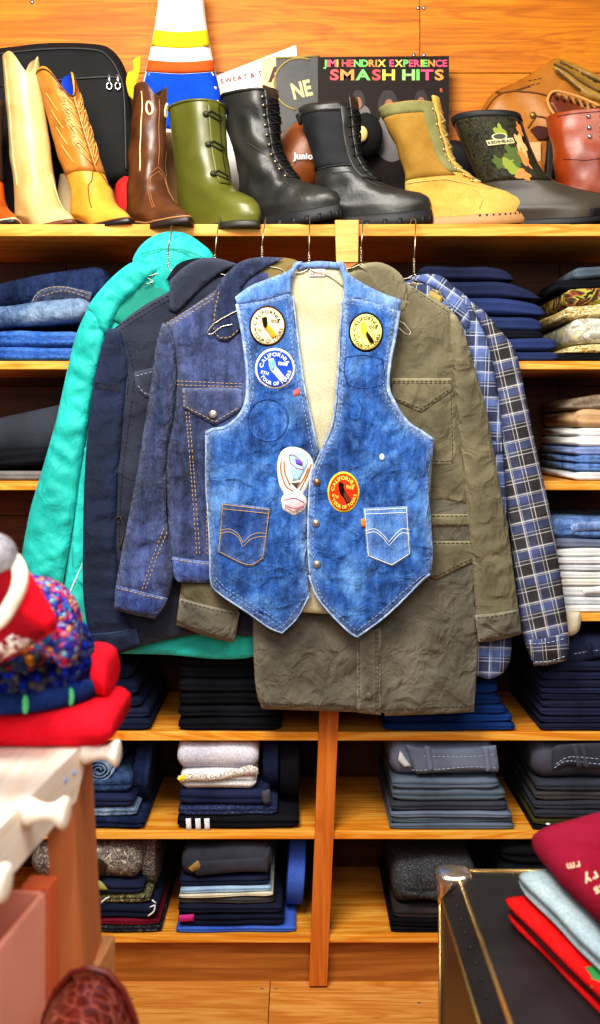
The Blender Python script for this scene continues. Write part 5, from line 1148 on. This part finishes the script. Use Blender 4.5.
for x, xb in ((424, 428), (482, 486)): on_front(p[6], [(x, 746), (x + 6, 746), (xb + 6, 771), (xb, 772)], 2.396, 'belt_loop', GRY[4])
p = pile('the charcoal pile at the right edge', 6, [(4, 533, 660, BLK[1], 'thin black trousers', 'folded_trousers'), (7, 534, 660, cloth('olive_stripe', (64, 66, 34), (84, 84, 44)), 'olive trousers flecked with white', 'folded_trousers'), (8, 535, 660, CHR[0], 'black-grey trousers', 'folded_trousers'), (9, 535, 660, CHR[3], 'charcoal twill trousers', 'folded_trousers'), (10, 536, 660, CHR[2], 'brown-grey trousers', 'folded_trousers'), (10, 537, 660, CHR[3], 'steel charcoal trousers', 'folded_trousers'), (34, 534, 660, CHR[4], 'dark grey trousers with open waist', 'folded_trousers', dict(crease=False))], 'charcoal trousers on the lower right shelf', depth=.36)
w = on_front(p[6], [(552, 748), (566, 744), (640, 742), (640, 768), (600, 769), (570, 766), (556, 770), (552, 768)], 2.402, 'waistband', CHR[3], edge=.003)
w.stitch([[(554, 768), (568, 761), (600, 764), (638, 763)], [(556, 764), (570, 757), (600, 759)]], M_PALEST, p[6], w=.0008)
for x in (572, 580): on_front(p[6], [(x, 744), (x + 5, 744), (x + 10, 768), (x + 5, 768)], 2.396, 'belt_loop', CHR[4])
for x in (548, 572, 590): V, Fc = ell(P(x, 824, 2.402), (.006, .003, .003), None, 10, 6); MB().add(V, Fc).build('white_fleck', M_STR, p[1])
# shelf 7
p = pile('the printed pile behind the table leg', 7, [(8, 30, 161, DPL, 'dark checked shorts', 'folded_shorts'), (6, 30, 159, cloth('maroon_stripe', (110, 22, 44), (134, 30, 56)), 'navy shorts with maroon stripe', 'folded_shorts'), (15, 30, 156, NVY[4], 'thick dark navy shorts', 'folded_shorts'), (9, 30, 150, GCM, 'green leafy printed shorts', 'folded_shorts'), (13, 30, 143, NVY[2], 'navy shorts with white swoosh', 'folded_shorts'), (36, 30, 140, PRT, 'grey paisley printed shorts', 'folded_shorts', dict(crease=False))], 'printed shorts on the bottom left shelf', cat='folded shorts', depth=.32)
PZ = Pan([(0, 830), (320, 830), (320, 940), (0, 940)], 2.40, edge=0, bulge=0, step=30)
PZ.stitch([[(101, 903), (105, 899), (109, 897)], [(40, 906), (46, 902)]], M_STR, p[4], 'curved_mark', .002, False)
PZ.stitch([[(150, 907), (155, 905), (154, 911), (148, 916)], [(152, 900), (156, 903)]], M_STR, p[2], 'curved_mark', .002, False)
on_front(p[5], [(90, 864), (100, 858), (108, 866), (102, 876), (92, 878)], 2.402, 'printed_motif', cloth('brown_motif', (52, 36, 22)), edge=.002)
on_front(p[5], [(92, 878), (102, 882), (108, 890), (96, 890)], 2.4, 'lining_fold', cloth('lime_fold', (150, 150, 84)), edge=.002)
tag(slab_mesh((141 - CX) * 2.46 / F, (156 - CX) * 2.46 / F, 2.45, .26, SZ[7] + .075, .15, seed=5, crease=False, wob=.5).build('folded_shorts', PRT), 'printed shorts folded upright at the right side of the bottom left pile', 'folded shorts', 'printed shorts on the bottom left shelf')
SKY = cloth('sky_shirt', (150, 178, 214)); CRS = cloth('cream_shirt', (214, 202, 180))
p = pile('the mixed pile left of the post', 7, [(6, 176, 296, RBL, 'bright blue fleece', 'folded_fleece'), (14, 178, 284, NVY[4], 'navy sweatpants', 'folded_trousers'), (9, 178, 282, DNV[2], 'navy pants with magenta tag', 'folded_trousers'), (6, 179, 274, CHR[2], 'brown-charcoal garment', 'folded_garment'), (4, 179, 273, CRS, 'thin cream shirt', 'folded_shirt', dict(tilt=.006)), (6, 180, 271, SKY, 'pale blue shirt', 'folded_shirt', dict(tilt=.006)), (10, 179, 270, NVY[2], 'navy garment', 'folded_garment', dict(tilt=.006)), (28, 181, 272, CHR[0], 'charcoal jeans', 'folded_jeans', dict(crease=False, tilt=.008))], 'mixed clothes on the bottom shelf', depth=.32, cat='folded clothes')
on_front(p[2], [(179, 915), (194, 914), (194, 921), (179, 922)], 2.4, 'magenta_tag', plain('magenta_tag', (190, 30, 130), .7))
w = on_front(p[7], [(190, 862), (215, 860), (262, 857), (270, 846), (268, 872), (240, 872), (196, 876)], 2.402, 'waistband', CHR[3])
on_front(p[7], [(188, 868), (198, 860), (202, 868), (192, 872)], 2.398, 'pocket_edge', cloth('tan_pocket', (150, 120, 70)), edge=.002)
mb = slab_mesh((284 - CX) * 2.47 / F, (303 - CX) * 2.47 / F, 2.45, .26, SZ[7] + .015, .185, seed=8, crease=False, wob=.6); mb.V = [Vector((v.x + (v.z - SZ[7]) * .06, v.y, v.z)) for v in mb.V]
tag(mb.build('draped_fleece', RBL), 'royal blue fleece bunched upright beside the post on the bottom shelf', 'folded clothes', 'mixed clothes on the bottom shelf')
p = pile('the tweed pile left of the trunk', 7, [(6, 391, 480, BLK[1], 'flat black trousers', 'folded_trousers'), (8, 391, 480, BLK[0], 'soft black trousers', 'folded_trousers'), (10, 394, 480, cloth('brown_black', (52, 46, 46)), 'brown-black trousers', 'folded_trousers'), (44, 394, 478, TWD, 'grey tweed trousers with flap pocket', 'folded_trousers', dict(crease=False))], 'tweed trousers on the bottom right shelf', depth=.36)
on_front(p[3], [(402, 890), (418, 892), (442, 890), (442, 902), (424, 898), (404, 896)], 2.402, 'pocket_flap', TWD)
on_front(p[3], [(416, 874), (420, 874), (424, 898), (420, 898)], 2.398, 'belt_loop', TWD)
pile('the black pile behind the trunk', 7, [(22, 500, 660, BLK[2], 'deep black trousers', 'folded_trousers'), (22, 500, 660, BLK[0], 'dull black trousers', 'folded_trousers'), (22, 502, 660, BLK[1], 'soft black trousers', 'folded_trousers'), (22, 504, 660, BLK[0], 'plain black trousers', 'folded_trousers')], 'black trousers behind the trunk', depth=.34)
# ------------------------------------------------------------------ peg-railed table at the left
dirv = Vector((.022, .228, 0)).normalized(); sid = Vector((dirv.y, -dirv.x, 0))       # along the rail (away), and out towards the pegs
zT = CZ - .362
A0 = Vector((-.256, 1.15, 0)); Mr = Matrix.Translation(A0) @ Matrix(((sid.x, dirv.x, 0), (sid.y, dirv.y, 0), (0, 0, 1))).to_4x4()
t = thing('peg_table', 'pale wooden display table with turned pegs along its side rail', 'table', (A0.x - .1, 1.0, 0))
def lbox(name, a, b, mat, bev=.002, parent=None):
    mb = MB(); mb.box(a, b, bev, Mr); return mb.build(name, mat, parent or t, smooth=False)
lbox('tabletop', (-.62, -.75, zT - .022), (-.0205, .10, zT), M_PALE, .003)
V, Fc = [], []
for x in (-.02, .006):
    for y, z in ((-.75, zT + .001), (.005, zT + .001), (.005, zT - .03), (-.022, zT - .056), (-.75, zT - .056)): V.append(Mr @ Vector((x, y, z)))
MB().add(V, [(0, 1, 2, 3, 4), (9, 8, 7, 6, 5)] + [(i, i + 5, (i + 1) % 5 + 5, (i + 1) % 5) for i in range(5)]).build('side_rail', M_PALE, t, smooth=False)
for py_ in (.0, -.18, -.33):
    prof = [(.0, .0125), (.004, .0135), (.009, .0135), (.015, .0105), (.026, .0082), (.036, .009), (.043, .0135), (.047, .0155), (.051, .015), (.053, .010), (.0535, .002)]
    mb = MB(); mb.loft([[Mr @ Vector((.006 + d * .82, py_ + r * math.cos(2 * math.pi * j / 18), zT - .008 + r * math.sin(2 * math.pi * j / 18))) for j in range(18)] for d, r in prof]); mb.build('peg', M_PALE, t)
mb = MB()
for y_, z_ in ((-.06, -.02), (-.03, -.022)): V, Fc = ell(Mr @ Vector((.0065, y_, zT + z_)), (.0015, .003, .0035), None, 8, 6); mb.add(V, Fc)
mb.build('blue_mark', plain('blue_mark', (120, 160, 220), .6), t)
def leg(x0, x1, y0, y1, dx, name='leg'):
    V = [Vector((x, y, zT - .024)) for x, y in ((x0, y0), (x1, y0), (x1, y1), (x0, y1))]; V += [Vector((v.x + dx, v.y, 0)) for v in V]
    MB().add(V, [(3, 2, 1, 0), (4, 5, 6, 7), (0, 1, 5, 4), (1, 2, 6, 5), (2, 3, 7, 6), (3, 0, 4, 7)]).build(name, M_LEG, t, smooth=False)
leg(-.292, -.260, 1.14, 1.245, .05); leg(-.80, -.768, 1.14, 1.245, .02); leg(-.36, -.328, .46, .54, .03); leg(-.86, -.828, .46, .54, .02)
mb = MB(); z0 = CZ - .70; mb.box((-.03, -.75, z0), (.012, .115, z0 + .062), .003, Mr); mb.build('lower_rail', M_TAN, t, smooth=False)
MB().box((-.82, .48, z0 - .018), (-.11, 1.12, z0 - .0005), .002).build('lower_shelf', M_TAN, t, smooth=False)
for x, y in ((-.15, .52), (-.15, 1.05)): MB().box((x, y, 0), (x + .03, y + .03, z0 - .018), .002).build('leg', M_LEG, t, smooth=False)
zs = z0
# coral bin
mb = MB(); M_COR = plain('coral_plastic', (250, 172, 150), .5); M_COR2 = plain('orange_plastic', (222, 112, 70), .5)
B0 = Matrix.Translation((-.275, 1.085, zs)) @ Matrix.Rotation(R(-7), 4, 'Z'); t2 = thing('storage_bin', 'coral pink plastic bin standing under the pegged table', 'bin', (-.36, .96, zs))
th = .006; h = .20
for a, b_ in (((-.16, -.30, 0), (0, -.001, th)), ((-th, -.30, 0), (0, 0, h)), ((-.16, -.30, 0), (-.16 + th, 0, h)), ((-.16, -.30, 0), (0, -.30 + th, h)), ((-.16, -th, 0), (0, 0, h))): mb.box(a, b_, .0015, B0)
mb.build('body', M_COR, t2, smooth=False); MB().box((-.03, 0.0005, .0), (.002, .03, h + .004), .003, B0).build('end_panel', M_COR2, t2, smooth=False)
# crocodile-embossed handbag
def croc():
    k = NT('crocodile_leather'); v = k.coords(scale=(1, 1, 1)); vo = k.n('ShaderNodeTexVoronoi', feature='DISTANCE_TO_EDGE'); vo.inputs['Scale'].default_value = 62; k.l(v, vo.inputs['Vector'])
    e = k.ramp(vo.outputs['Distance'], [(.0, (168, 104, 90)), (.03, (108, 40, 29)), (.2, (80, 22, 15))]); k.base(e); k.set(Roughness=.22, Specular_IOR_Level=.6)
    hgt = k.math('MINIMUM', vo.outputs['Distance'], .25); k.bump(hgt, .8, .006); return k.m
M_CROC = croc()
bx = P(82, 990, .98); t3 = thing('handbag', 'shiny red-brown crocodile-embossed handbag at the bottom left corner', 'handbag', (bx.x, .97, zs))
out = [(-.064, 0), (-.067, .035), (-.063, .066), (-.054, .094), (-.041, .117), (-.022, .133), (0, .138), (.022, .133), (.041, .117), (.054, .094), (.063, .066), (.067, .035), (.064, 0)]
hz = bx.z - zs; out = [(x * .84, z * hz / .138) for x, z in out]
rings = []
for d, s_ in ((-.15, .9), (-.146, .97), (-.13, 1.0), (-.02, 1.0), (.03, 1.0), (.046, .97), (.05, .92)):
    rings.append([Vector((bx.x + x * s_, .95 + d + .02, zs + .0005 + z * (s_ * .5 + .5))) for x, z in out])
MB().loft(rings).build('body', M_CROC, t3)
for d in (.05, -.128):
    MB().tube([Vector((bx.x + x * .985, .97 + d - .004, zs + .004 + z * .99)) for x, z in out], .0035, 8).build('edge_piping', leather('bag_piping_red', (92, 28, 22), (120, 44, 34), .3), t3)
MB().tube([Vector((bx.x - .055 + .012 * math.sin(k), .80 + .028 * k, bx.z - .035 - .012 * math.cos(k * 1.2))) for k in range(0, 6)], .005, 8).build('handle', M_CROC, t3)

# ------------------------------------------------------------------ knitted hats on the table
M_REDW = cloth('red_wool', (206, 16, 34), (228, 30, 50), 10, 260, .6, .95, .1, .05)
o = slab_mesh(P(-90, 0, 1.12).x, P(109, 0, 1.12).x, 1.125, .15, zT + .0008, .041, seed=4, crease=False, wob=.5).build('folded_sweater', M_REDW); tag(o, 'bright red folded sweater under the knitted hats on the table', 'folded sweater')
o2 = slab_mesh(P(64, 0, 1.2).x, P(109, 0, 1.2).x, 1.185, .10, zT + .042, .052, seed=6, crease=False, wob=.4, dr=.012).build('sweater_flank', M_REDW); tag(o2, 'raised right flank of the red sweater, bulging behind the blue hat', 'folded scarf')  # higher part of the red sweater, modelled as its own slab
def dome(name, c, rx, ry, h, mat, parent, bumps=None, M=None, p=2.2, n=44, m=18):
    V, Fc = [], []
    for i in range(m + 1):
        ph = math.pi / 2 * i / m
        for j in range(n):
            th = 2 * math.pi * j / n; r = max(0.0, math.cos(ph)) ** (2 / p); z = math.sin(ph) ** (2 / p)
            k = 1 + (bumps(th, ph) if bumps else 0)
            q = Vector((rx * r * math.cos(th) * k, ry * r * math.sin(th) * k, h * z * (1 + .3 * (k - 1)))); V.append(Vector(c) + (M @ q if M else q))
    for i in range(m):
        for j in range(n): j2 = (j + 1) % n; Fc.append((i * n + j, i * n + j2, (i + 1) * n + j2, (i + 1) * n + j))
    Fc.append(tuple(range(n))[::-1]); return mk(name, V, Fc, mat, parent)
K_BLUE = knit('blue_chunky_knit', [(20, 36, 150), (30, 60, 190), (24, 28, 90), (40, 50, 120), (90, 90, 96), (20, 30, 120), (66, 76, 110)], 120)
K_MULT = knit('pastel_knit', [(70, 70, 190), (214, 60, 130), (60, 130, 200), (240, 170, 80), (110, 90, 200), (230, 120, 150), (60, 60, 150), (150, 200, 220), (200, 40, 90)], 170)
K_DARK = knit('dark_mixed_knit', [(60, 30, 60), (30, 50, 100), (150, 40, 40), (60, 60, 60), (160, 100, 30), (40, 40, 70)], 130)
M_TRIM = cloth('navy_trim', (20, 40, 92), (34, 66, 130), 20, 300, .5); M_RIBG = plain('green_tick', (90, 196, 130), .9)
cA = P(0, 716, 1.19); zA = zT + .0425
tA = thing('knitted_hat', 'chunky royal blue knitted hat with navy trim and green ticks', 'hat', (cA.x, 1.21, zA))
rA = .112
dome('crown', (cA.x, 1.21, zA + .012), rA, .095, .10, K_BLUE, tA, lambda th, ph: .03 * abs(math.cos(th * 13)) - .02 + .012 * math.cos(ph * 30), p=2.7, n=104, m=26)
mb = MB()
mb.loft([[Vector((cA.x + (rA + g) * math.cos(2 * math.pi * j / 60), 1.21 + (.095 + g) * math.sin(2 * math.pi * j / 60), zA + z)) for j in range(60)] for z, g in ((0, -.006), (.002, .002), (.012, .0045), (.022, .003), (.026, -.004))]); mb.build('trim_band', M_TRIM, tA)
for px in (24, 62):
    a = math.asin(max(-1, min(1, ((px - CX) * 1.12 / F - cA.x) / rA))); V, Fc = ell((cA.x + (rA + .003) * math.sin(a), 1.21 - (.095 + .0035) * math.cos(a), zA + .012), (.0042, .003, .011), None, 10, 8); MB().add(V, Fc).build('green_tick', M_RIBG, tA)
zB = P(0, 690, 1.12).z
tB = thing('knitted_hat', 'pastel multicoloured bobbly knitted hat draped over the blue hat', 'hat', (P(0, 0, 1.1).x, 1.13, zB))
MB_ = Matrix.Rotation(R(14), 3, 'Y')
dome('crown', (P(12, 0, 1.12).x, 1.16, P(0, 648, 1.13).z), .066, .072, .078, K_MULT, tB, lambda th, ph: .04 * noise.noise(Vector((th * 5, ph * 9, 1))), MB_, 2.4, 72, 26)
fp = Pan([(30, 640), (42, 628), (58, 622), (74, 628), (80, 642), (78, 656), (70, 666), (60, 668), (54, 658), (46, 652), (36, 652)], 1.048, edge=.008, er=8, bulge=.012, rad=14, folds=[(0, .003, 4, 4, 'n')], step=3, thick=.02); fp.build('ear_flap', K_MULT, tB)
dk = Pan([(-60, 640), (20, 646), (42, 650), (48, 658), (40, 668), (20, 672), (-60, 676)], 1.09, edge=.008, er=8, bulge=.008, rad=14, folds=[(0, .003, 5, 5, 'n')], step=4, thick=.02)
dk.build('mixed_band', K_DARK, tA)
YC = .985
tC = thing('knitted_hat', 'red knitted hat with white rolled brim and maroon lettering panel, topmost left', 'hat', P(0, 660, YC))
cp = Pan([(-70, 560), (0, 556), (20, 564), (34, 578), (46, 598), (57, 618), (55, 630), (40, 640), (20, 652), (4, 660), (-70, 690)], YC, edge=.012, er=10, bulge=.026, rad=30, folds=[(60, .003, 14, 30, 'n')], step=4, thick=.05, seed=91); cp.build('crown', M_REDW, tC)
M_MAR = cloth('maroon_wool', (132, 14, 26), (156, 22, 36), 12, 260, .6, .95, .1, .05); M_CRW = cloth('cream_wool', (236, 222, 196), (248, 240, 224), 12, 200, .7, .95, .1, .04)
cp.patch([(-60, 640), (-10, 620), (10, 604), (30, 622), (46, 634), (22, 652), (0, 664), (-60, 690)], .002, edge=.004, er=4, step=4).build('maroon_band', M_MAR, tC)
cp.patch([(-40, 660), (-8, 648), (12, 634), (22, 638), (34, 640), (24, 650), (4, 660), (-30, 680)], .006, edge=.003, er=3, step=3).build('white_pattern', blotch('fair_isle', [(132, 14, 26), (240, 236, 230), (120, 10, 24), (250, 246, 240)], 60, .95, 1), tC)
mb = MB(); rim = curve2([(-14, 548), (2, 552), (14, 560), (20, 574), (18, 590), (10, 606), (2, 618), (-12, 628)], 4, False)
dd = cp.depth(rim); mb.tube([P(x, y, dd[i] - .006) for i, (x, y) in enumerate(rim)], .0075, 10); mb.build('rolled_brim', M_CRW, tC)
inr = cp.patch([(-40, 556), (-6, 558), (8, 566), (12, 580), (6, 600), (-8, 616), (-40, 620)], .003, edge=.003, er=4, step=4); inr.build('inside', M_MAR, tC)
MB().add(*ell(P(-6, 556, YC - .03), (.022, .02, .022), None, 20, 12)).build('pompom', cloth('grey_pompom', (96, 92, 104), (190, 186, 190), 60, 160, .9), tC)

# ------------------------------------------------------------------ trunk at the right
zK = CZ - .704; X0 = .224; X1 = .86; Ya, Yb = .98, 1.60
t = thing('trunk', 'black steamer trunk with brass edges and a bent metal corner cap', 'trunk', ((X0 + X1) / 2, (Ya + Yb) / 2, 0))
M_TRK = leather('trunk_black', (28, 26, 28), (42, 40, 42), .35, 6, 120, .12); M_TRKS = leather('trunk_side', (30, 26, 22), (44, 36, 28), .4, 4, 90, .12)
M_BRS = plain('brass_edge', (226, 190, 120), .25, .9); M_CHR = plain('worn_chrome', (226, 214, 200), .22, .95)
MB().box((X0 + .002, Ya + .002, .012), (X1 - .002, Yb - .002, zK - .036), .003).build('body', M_TRKS, t, smooth=False)
V = [Vector((x, y, z)) for y in (Ya, Yb) for x, z in ((X0, zK - .036), (X1, zK - .036), (X1, zK), (X0 + .026, zK), (X0 + .001, zK - .031))]
MB().add(V, [(0, 1, 2, 3, 4), (9, 8, 7, 6, 5)] + [(i + 5, (i + 1) % 5 + 5, (i + 1) % 5, i) for i in range(5)]).build('lid', M_TRK, t, smooth=False)
def ang(a, b_, r, name): MB().tube([a, b_], r, 8).build(name, M_BRS, t)
e = .002
ang((X0 + .026, Ya, zK - .001), (X0 + .026, Yb, zK - .001), .0038, 'edge_strip'); ang((X0, Yb - .004, zK - .0005), (X1, Yb - .004, zK - .0005), .004, 'edge_strip')
ang((X0 - .0005, Ya, zK - .035), (X0 - .0005, Yb, zK - .035), .0028, 'edge_strip'); ang((X0, Yb - .002, .012), (X0, Yb - .002, zK - .036), .003, 'edge_strip')
ang((X0, Ya, zK), (X1, Ya, zK), .004, 'edge_strip'); ang((X0, Ya, .012), (X0, Ya, zK), .004, 'edge_strip')
mb = MB()
for k in range(14): MB().add(*ell((X0 + .0125, Yb - .05 - k * .04, zK - .016), (.002, .003, .003), None, 8, 6)).build('rivet', plain('rivet_dark', (60, 54, 48), .4, .8), t)
for x in (X0 + .01, X1 - .05):
    for y in (Ya + .01, Yb - .05): MB().box((x, y, 0), (x + .04, y + .04, .012), .002).build('foot', M_BRS, t)
import bmesh
bm = bmesh.new(); bmesh.ops.create_cube(bm, size=1)
bmesh.ops.subdivide_edges(bm, edges=bm.edges[:], cuts=6, use_grid_fill=True)
c0 = Vector((X0, Yb, zK))
for v in bm.verts:
    q = v.co.copy() * 2                                                  # -1..1
    L3 = Vector((abs(q.x) ** 3, abs(q.y) ** 3, abs(q.z) ** 3)); ln = (L3.x + L3.y + L3.z) ** (1 / 3); q = q / ln * 1.0
    v.co = c0 + Vector((.018 + q.x * .0265, -.014 + q.y * .026, -.004 + q.z * .0125))
    if q.x < -.2 and q.z < .2: v.co.z -= .055 * min(1, (-q.x - .2) / .6) * (.6 + .4 * q.y); v.co.x += .004
    if q.x > .3: v.co.z += .002 * math.sin(q.y * 5); v.co.x += .006 * (1 - q.y) * .5
V = [v.co.copy() for v in bm.verts]; bm.verts.index_update(); Fc = [[v.index for v in f.verts] for f in bm.faces]; bm.free(); MB().add(V, Fc).build('corner_cap', M_CHR, t)

# ------------------------------------------------------------------ clothes folded on the trunk
def rot_slab(name, label, cat, px, py, Y, rz, wid, dep, z0, h, mat, ry=0.0, group='sweaters folded on the trunk', **kw):
    a = P(px, py, Y); M = Matrix.Translation((a.x, a.y, z0)) @ Matrix.Rotation(R(rz), 4, 'Z') @ Matrix.Rotation(R(ry), 4, 'Y')
    # local: x runs away from the viewer (the long fold edge), y runs to the right
    L = Matrix(((0, 1, 0, 0), (-1, 0, 0, 0), (0, 0, 1, 0), (0, 0, 0, 1)))
    o = slab_mesh(0, dep, 0, wid, 0, h, M=M @ L, **kw).build(name, mat); tag(o, label, cat, group); return o, M
zk = zK + .0012
R1, _ = rot_slab('folded_shirt', 'red shirt with a green leaf, lowest of the clothes on the trunk', 'folded shirt', 507, 0, 1.43, 15, .30, .42, zk, .014, cloth('red_jersey', (214, 20, 22), (232, 36, 36), 8, 300, .3), seed=2, wob=.6, crease=False)
rot_slab('folded_shirt', 'dark brown shirt edge between two red layers on the trunk', 'folded shirt', 508, 0, 1.425, 15, .30, .30, zk + .014, .007, cloth('brown_jersey', (64, 28, 30), (84, 40, 40)), seed=3, wob=.5, crease=False)
R3, _ = rot_slab('folded_shirt', 'upper red jersey fold below the pale blue sweater on the trunk', 'folded shirt', 504, 0, 1.43, 15, .30, .42, zk + .021, .017, cloth('red_jersey_bright', (226, 16, 18), (240, 34, 34), 8, 300, .3), seed=5, wob=.5, crease=False)
rot_slab('folded_sweater', 'pale blue sweater between the red and maroon clothes on the trunk', 'folded sweater', 514, 0, 1.44, 13, .28, .42, zk + .038, .036, cloth('pale_blue_fleece', (160, 182, 190), (190, 208, 214), 8, 260, .4), seed=7, wob=.6, dr=.014)
MW = cloth('maroon_fleece', (126, 18, 38), (158, 34, 66), 5, 260, .5, .95, .1, .05)
o, M = rot_slab('folded_sweater', 'maroon sweatshirt with cream lettering, topmost of the clothes on the trunk', 'folded sweater', 527, 0, 1.46, 10, .28, .42, zk + .074, .058, MW, ry=-8, seed=9, wob=.8, crease=False, dr=.045)
dg = bpy.context.evaluated_depsgraph_get()
# a green leaf on the red shirt's folded edge
mk_l = [P(x, y, 1.222) for x, y in ((577, 975), (584, 966), (594, 965), (606, 972), (606, 984), (592, 986), (582, 984))]
# ------------------------------------------------------------------ lettering laid on the maroon sweatshirt
from mathutils.bvhtree import BVHTree
def drape(o):
    og = WL[o.name]; T = BVHTree.FromPolygons([v.co + og for v in o.data.vertices], [tuple(p.vertices) for p in o.data.polygons])
    eye = Vector((0, 0, CZ))
    def fn(px, py, lift=.0012):
        d = P(px, py, 1.0) - eye; h = T.ray_cast(eye, d.normalized())
        return (h[0] + h[1] * lift * (1 if h[1].dot(d) < 0 else -1)) if h[0] is not None else P(px, py, 1.35)
    return fn
fn = drape(o)
M_LET = plain('cream_lettering', (226, 186, 150), .9)
for s_, x, y, sz, a in (('rm', 580, 862, 11, 190), ('ry', 596, 872, 14, 206), ('ss', 604, 884, 14, 206)):
    text(s_, lambda X, Y: fn(X, -Y), sz, M_LET, o, origin=(x, -y), ang=a)
fl = drape(R3)
mb = []
lf_ = [(578, 978), (585, 968), (596, 967), (606, 974), (606, 985), (592, 988), (583, 985)]
mk('green_leaf', [fl(x, y) for x, y in lf_] + [fl(592, 977)], [(i, (i + 1) % 7, 7) for i in range(7)], plain('leaf_print', (40, 130, 64), .9), R3)

# ------------------------------------------------------------------ light
def area(name, loc, aim, size, power, col, sy=None):
    L = bpy.data.lights.new(name, 'AREA'); L.energy = power; L.color = col; L.size = size
    if sy: L.shape = 'RECTANGLE'; L.size_y = sy
    ob = bpy.data.objects.new(name, L); COL.objects.link(ob); ob.location = loc
    ob.rotation_euler = (Vector(aim) - Vector(loc)).to_track_quat('-Z', 'Y').to_euler(); return ob
area('ceiling_light', (-.5, .75, 2.9), (0, 2.4, 1.15), .9, 78, (1.0, .95, .87))
area('front_fill_left', (-.75, -.9, 2.15), (-.1, 2.2, 1.1), 1.2, 22, (.92, .96, 1.0))  # added frontal fill above and behind the camera, no window there
area('front_fill_right', (.7, -.9, 2.2), (.2, 2.3, 1.0), 1.2, 15, (1.0, .96, .9))  # added weaker fill from the front right
area('foreground_fill', (.55, .25, 2.5), (-.1, 1.15, .8), .7, 20, (1.0, .96, .9))  # added fill that brightens the table, trunk and sweaters, not a real lamp
w = bpy.data.worlds.new('World'); scene.world = w; w.use_nodes = True
w.node_tree.nodes['Background'].inputs[0].default_value = (.86, .9, 1.0, 1); w.node_tree.nodes['Background'].inputs[1].default_value = .15
cam = bpy.data.cameras.new('camera'); co_ = bpy.data.objects.new('camera', cam); COL.objects.link(co_)
co_.location = (0, 0, CZ); co_.rotation_euler = (R(90), 0, 0)
cam.sensor_width = 36; cam.lens = 36 * F / 1024; cam.shift_y = -(512 - HY) / 1024; cam.clip_start = .02
cam.dof.use_dof = True; cam.dof.focus_distance = 2.3; cam.dof.aperture_fstop = 4.5
scene.camera = co_
scene.view_settings.view_transform = 'Standard'; scene.view_settings.look = 'Medium High Contrast'; scene.view_settings.exposure = 0
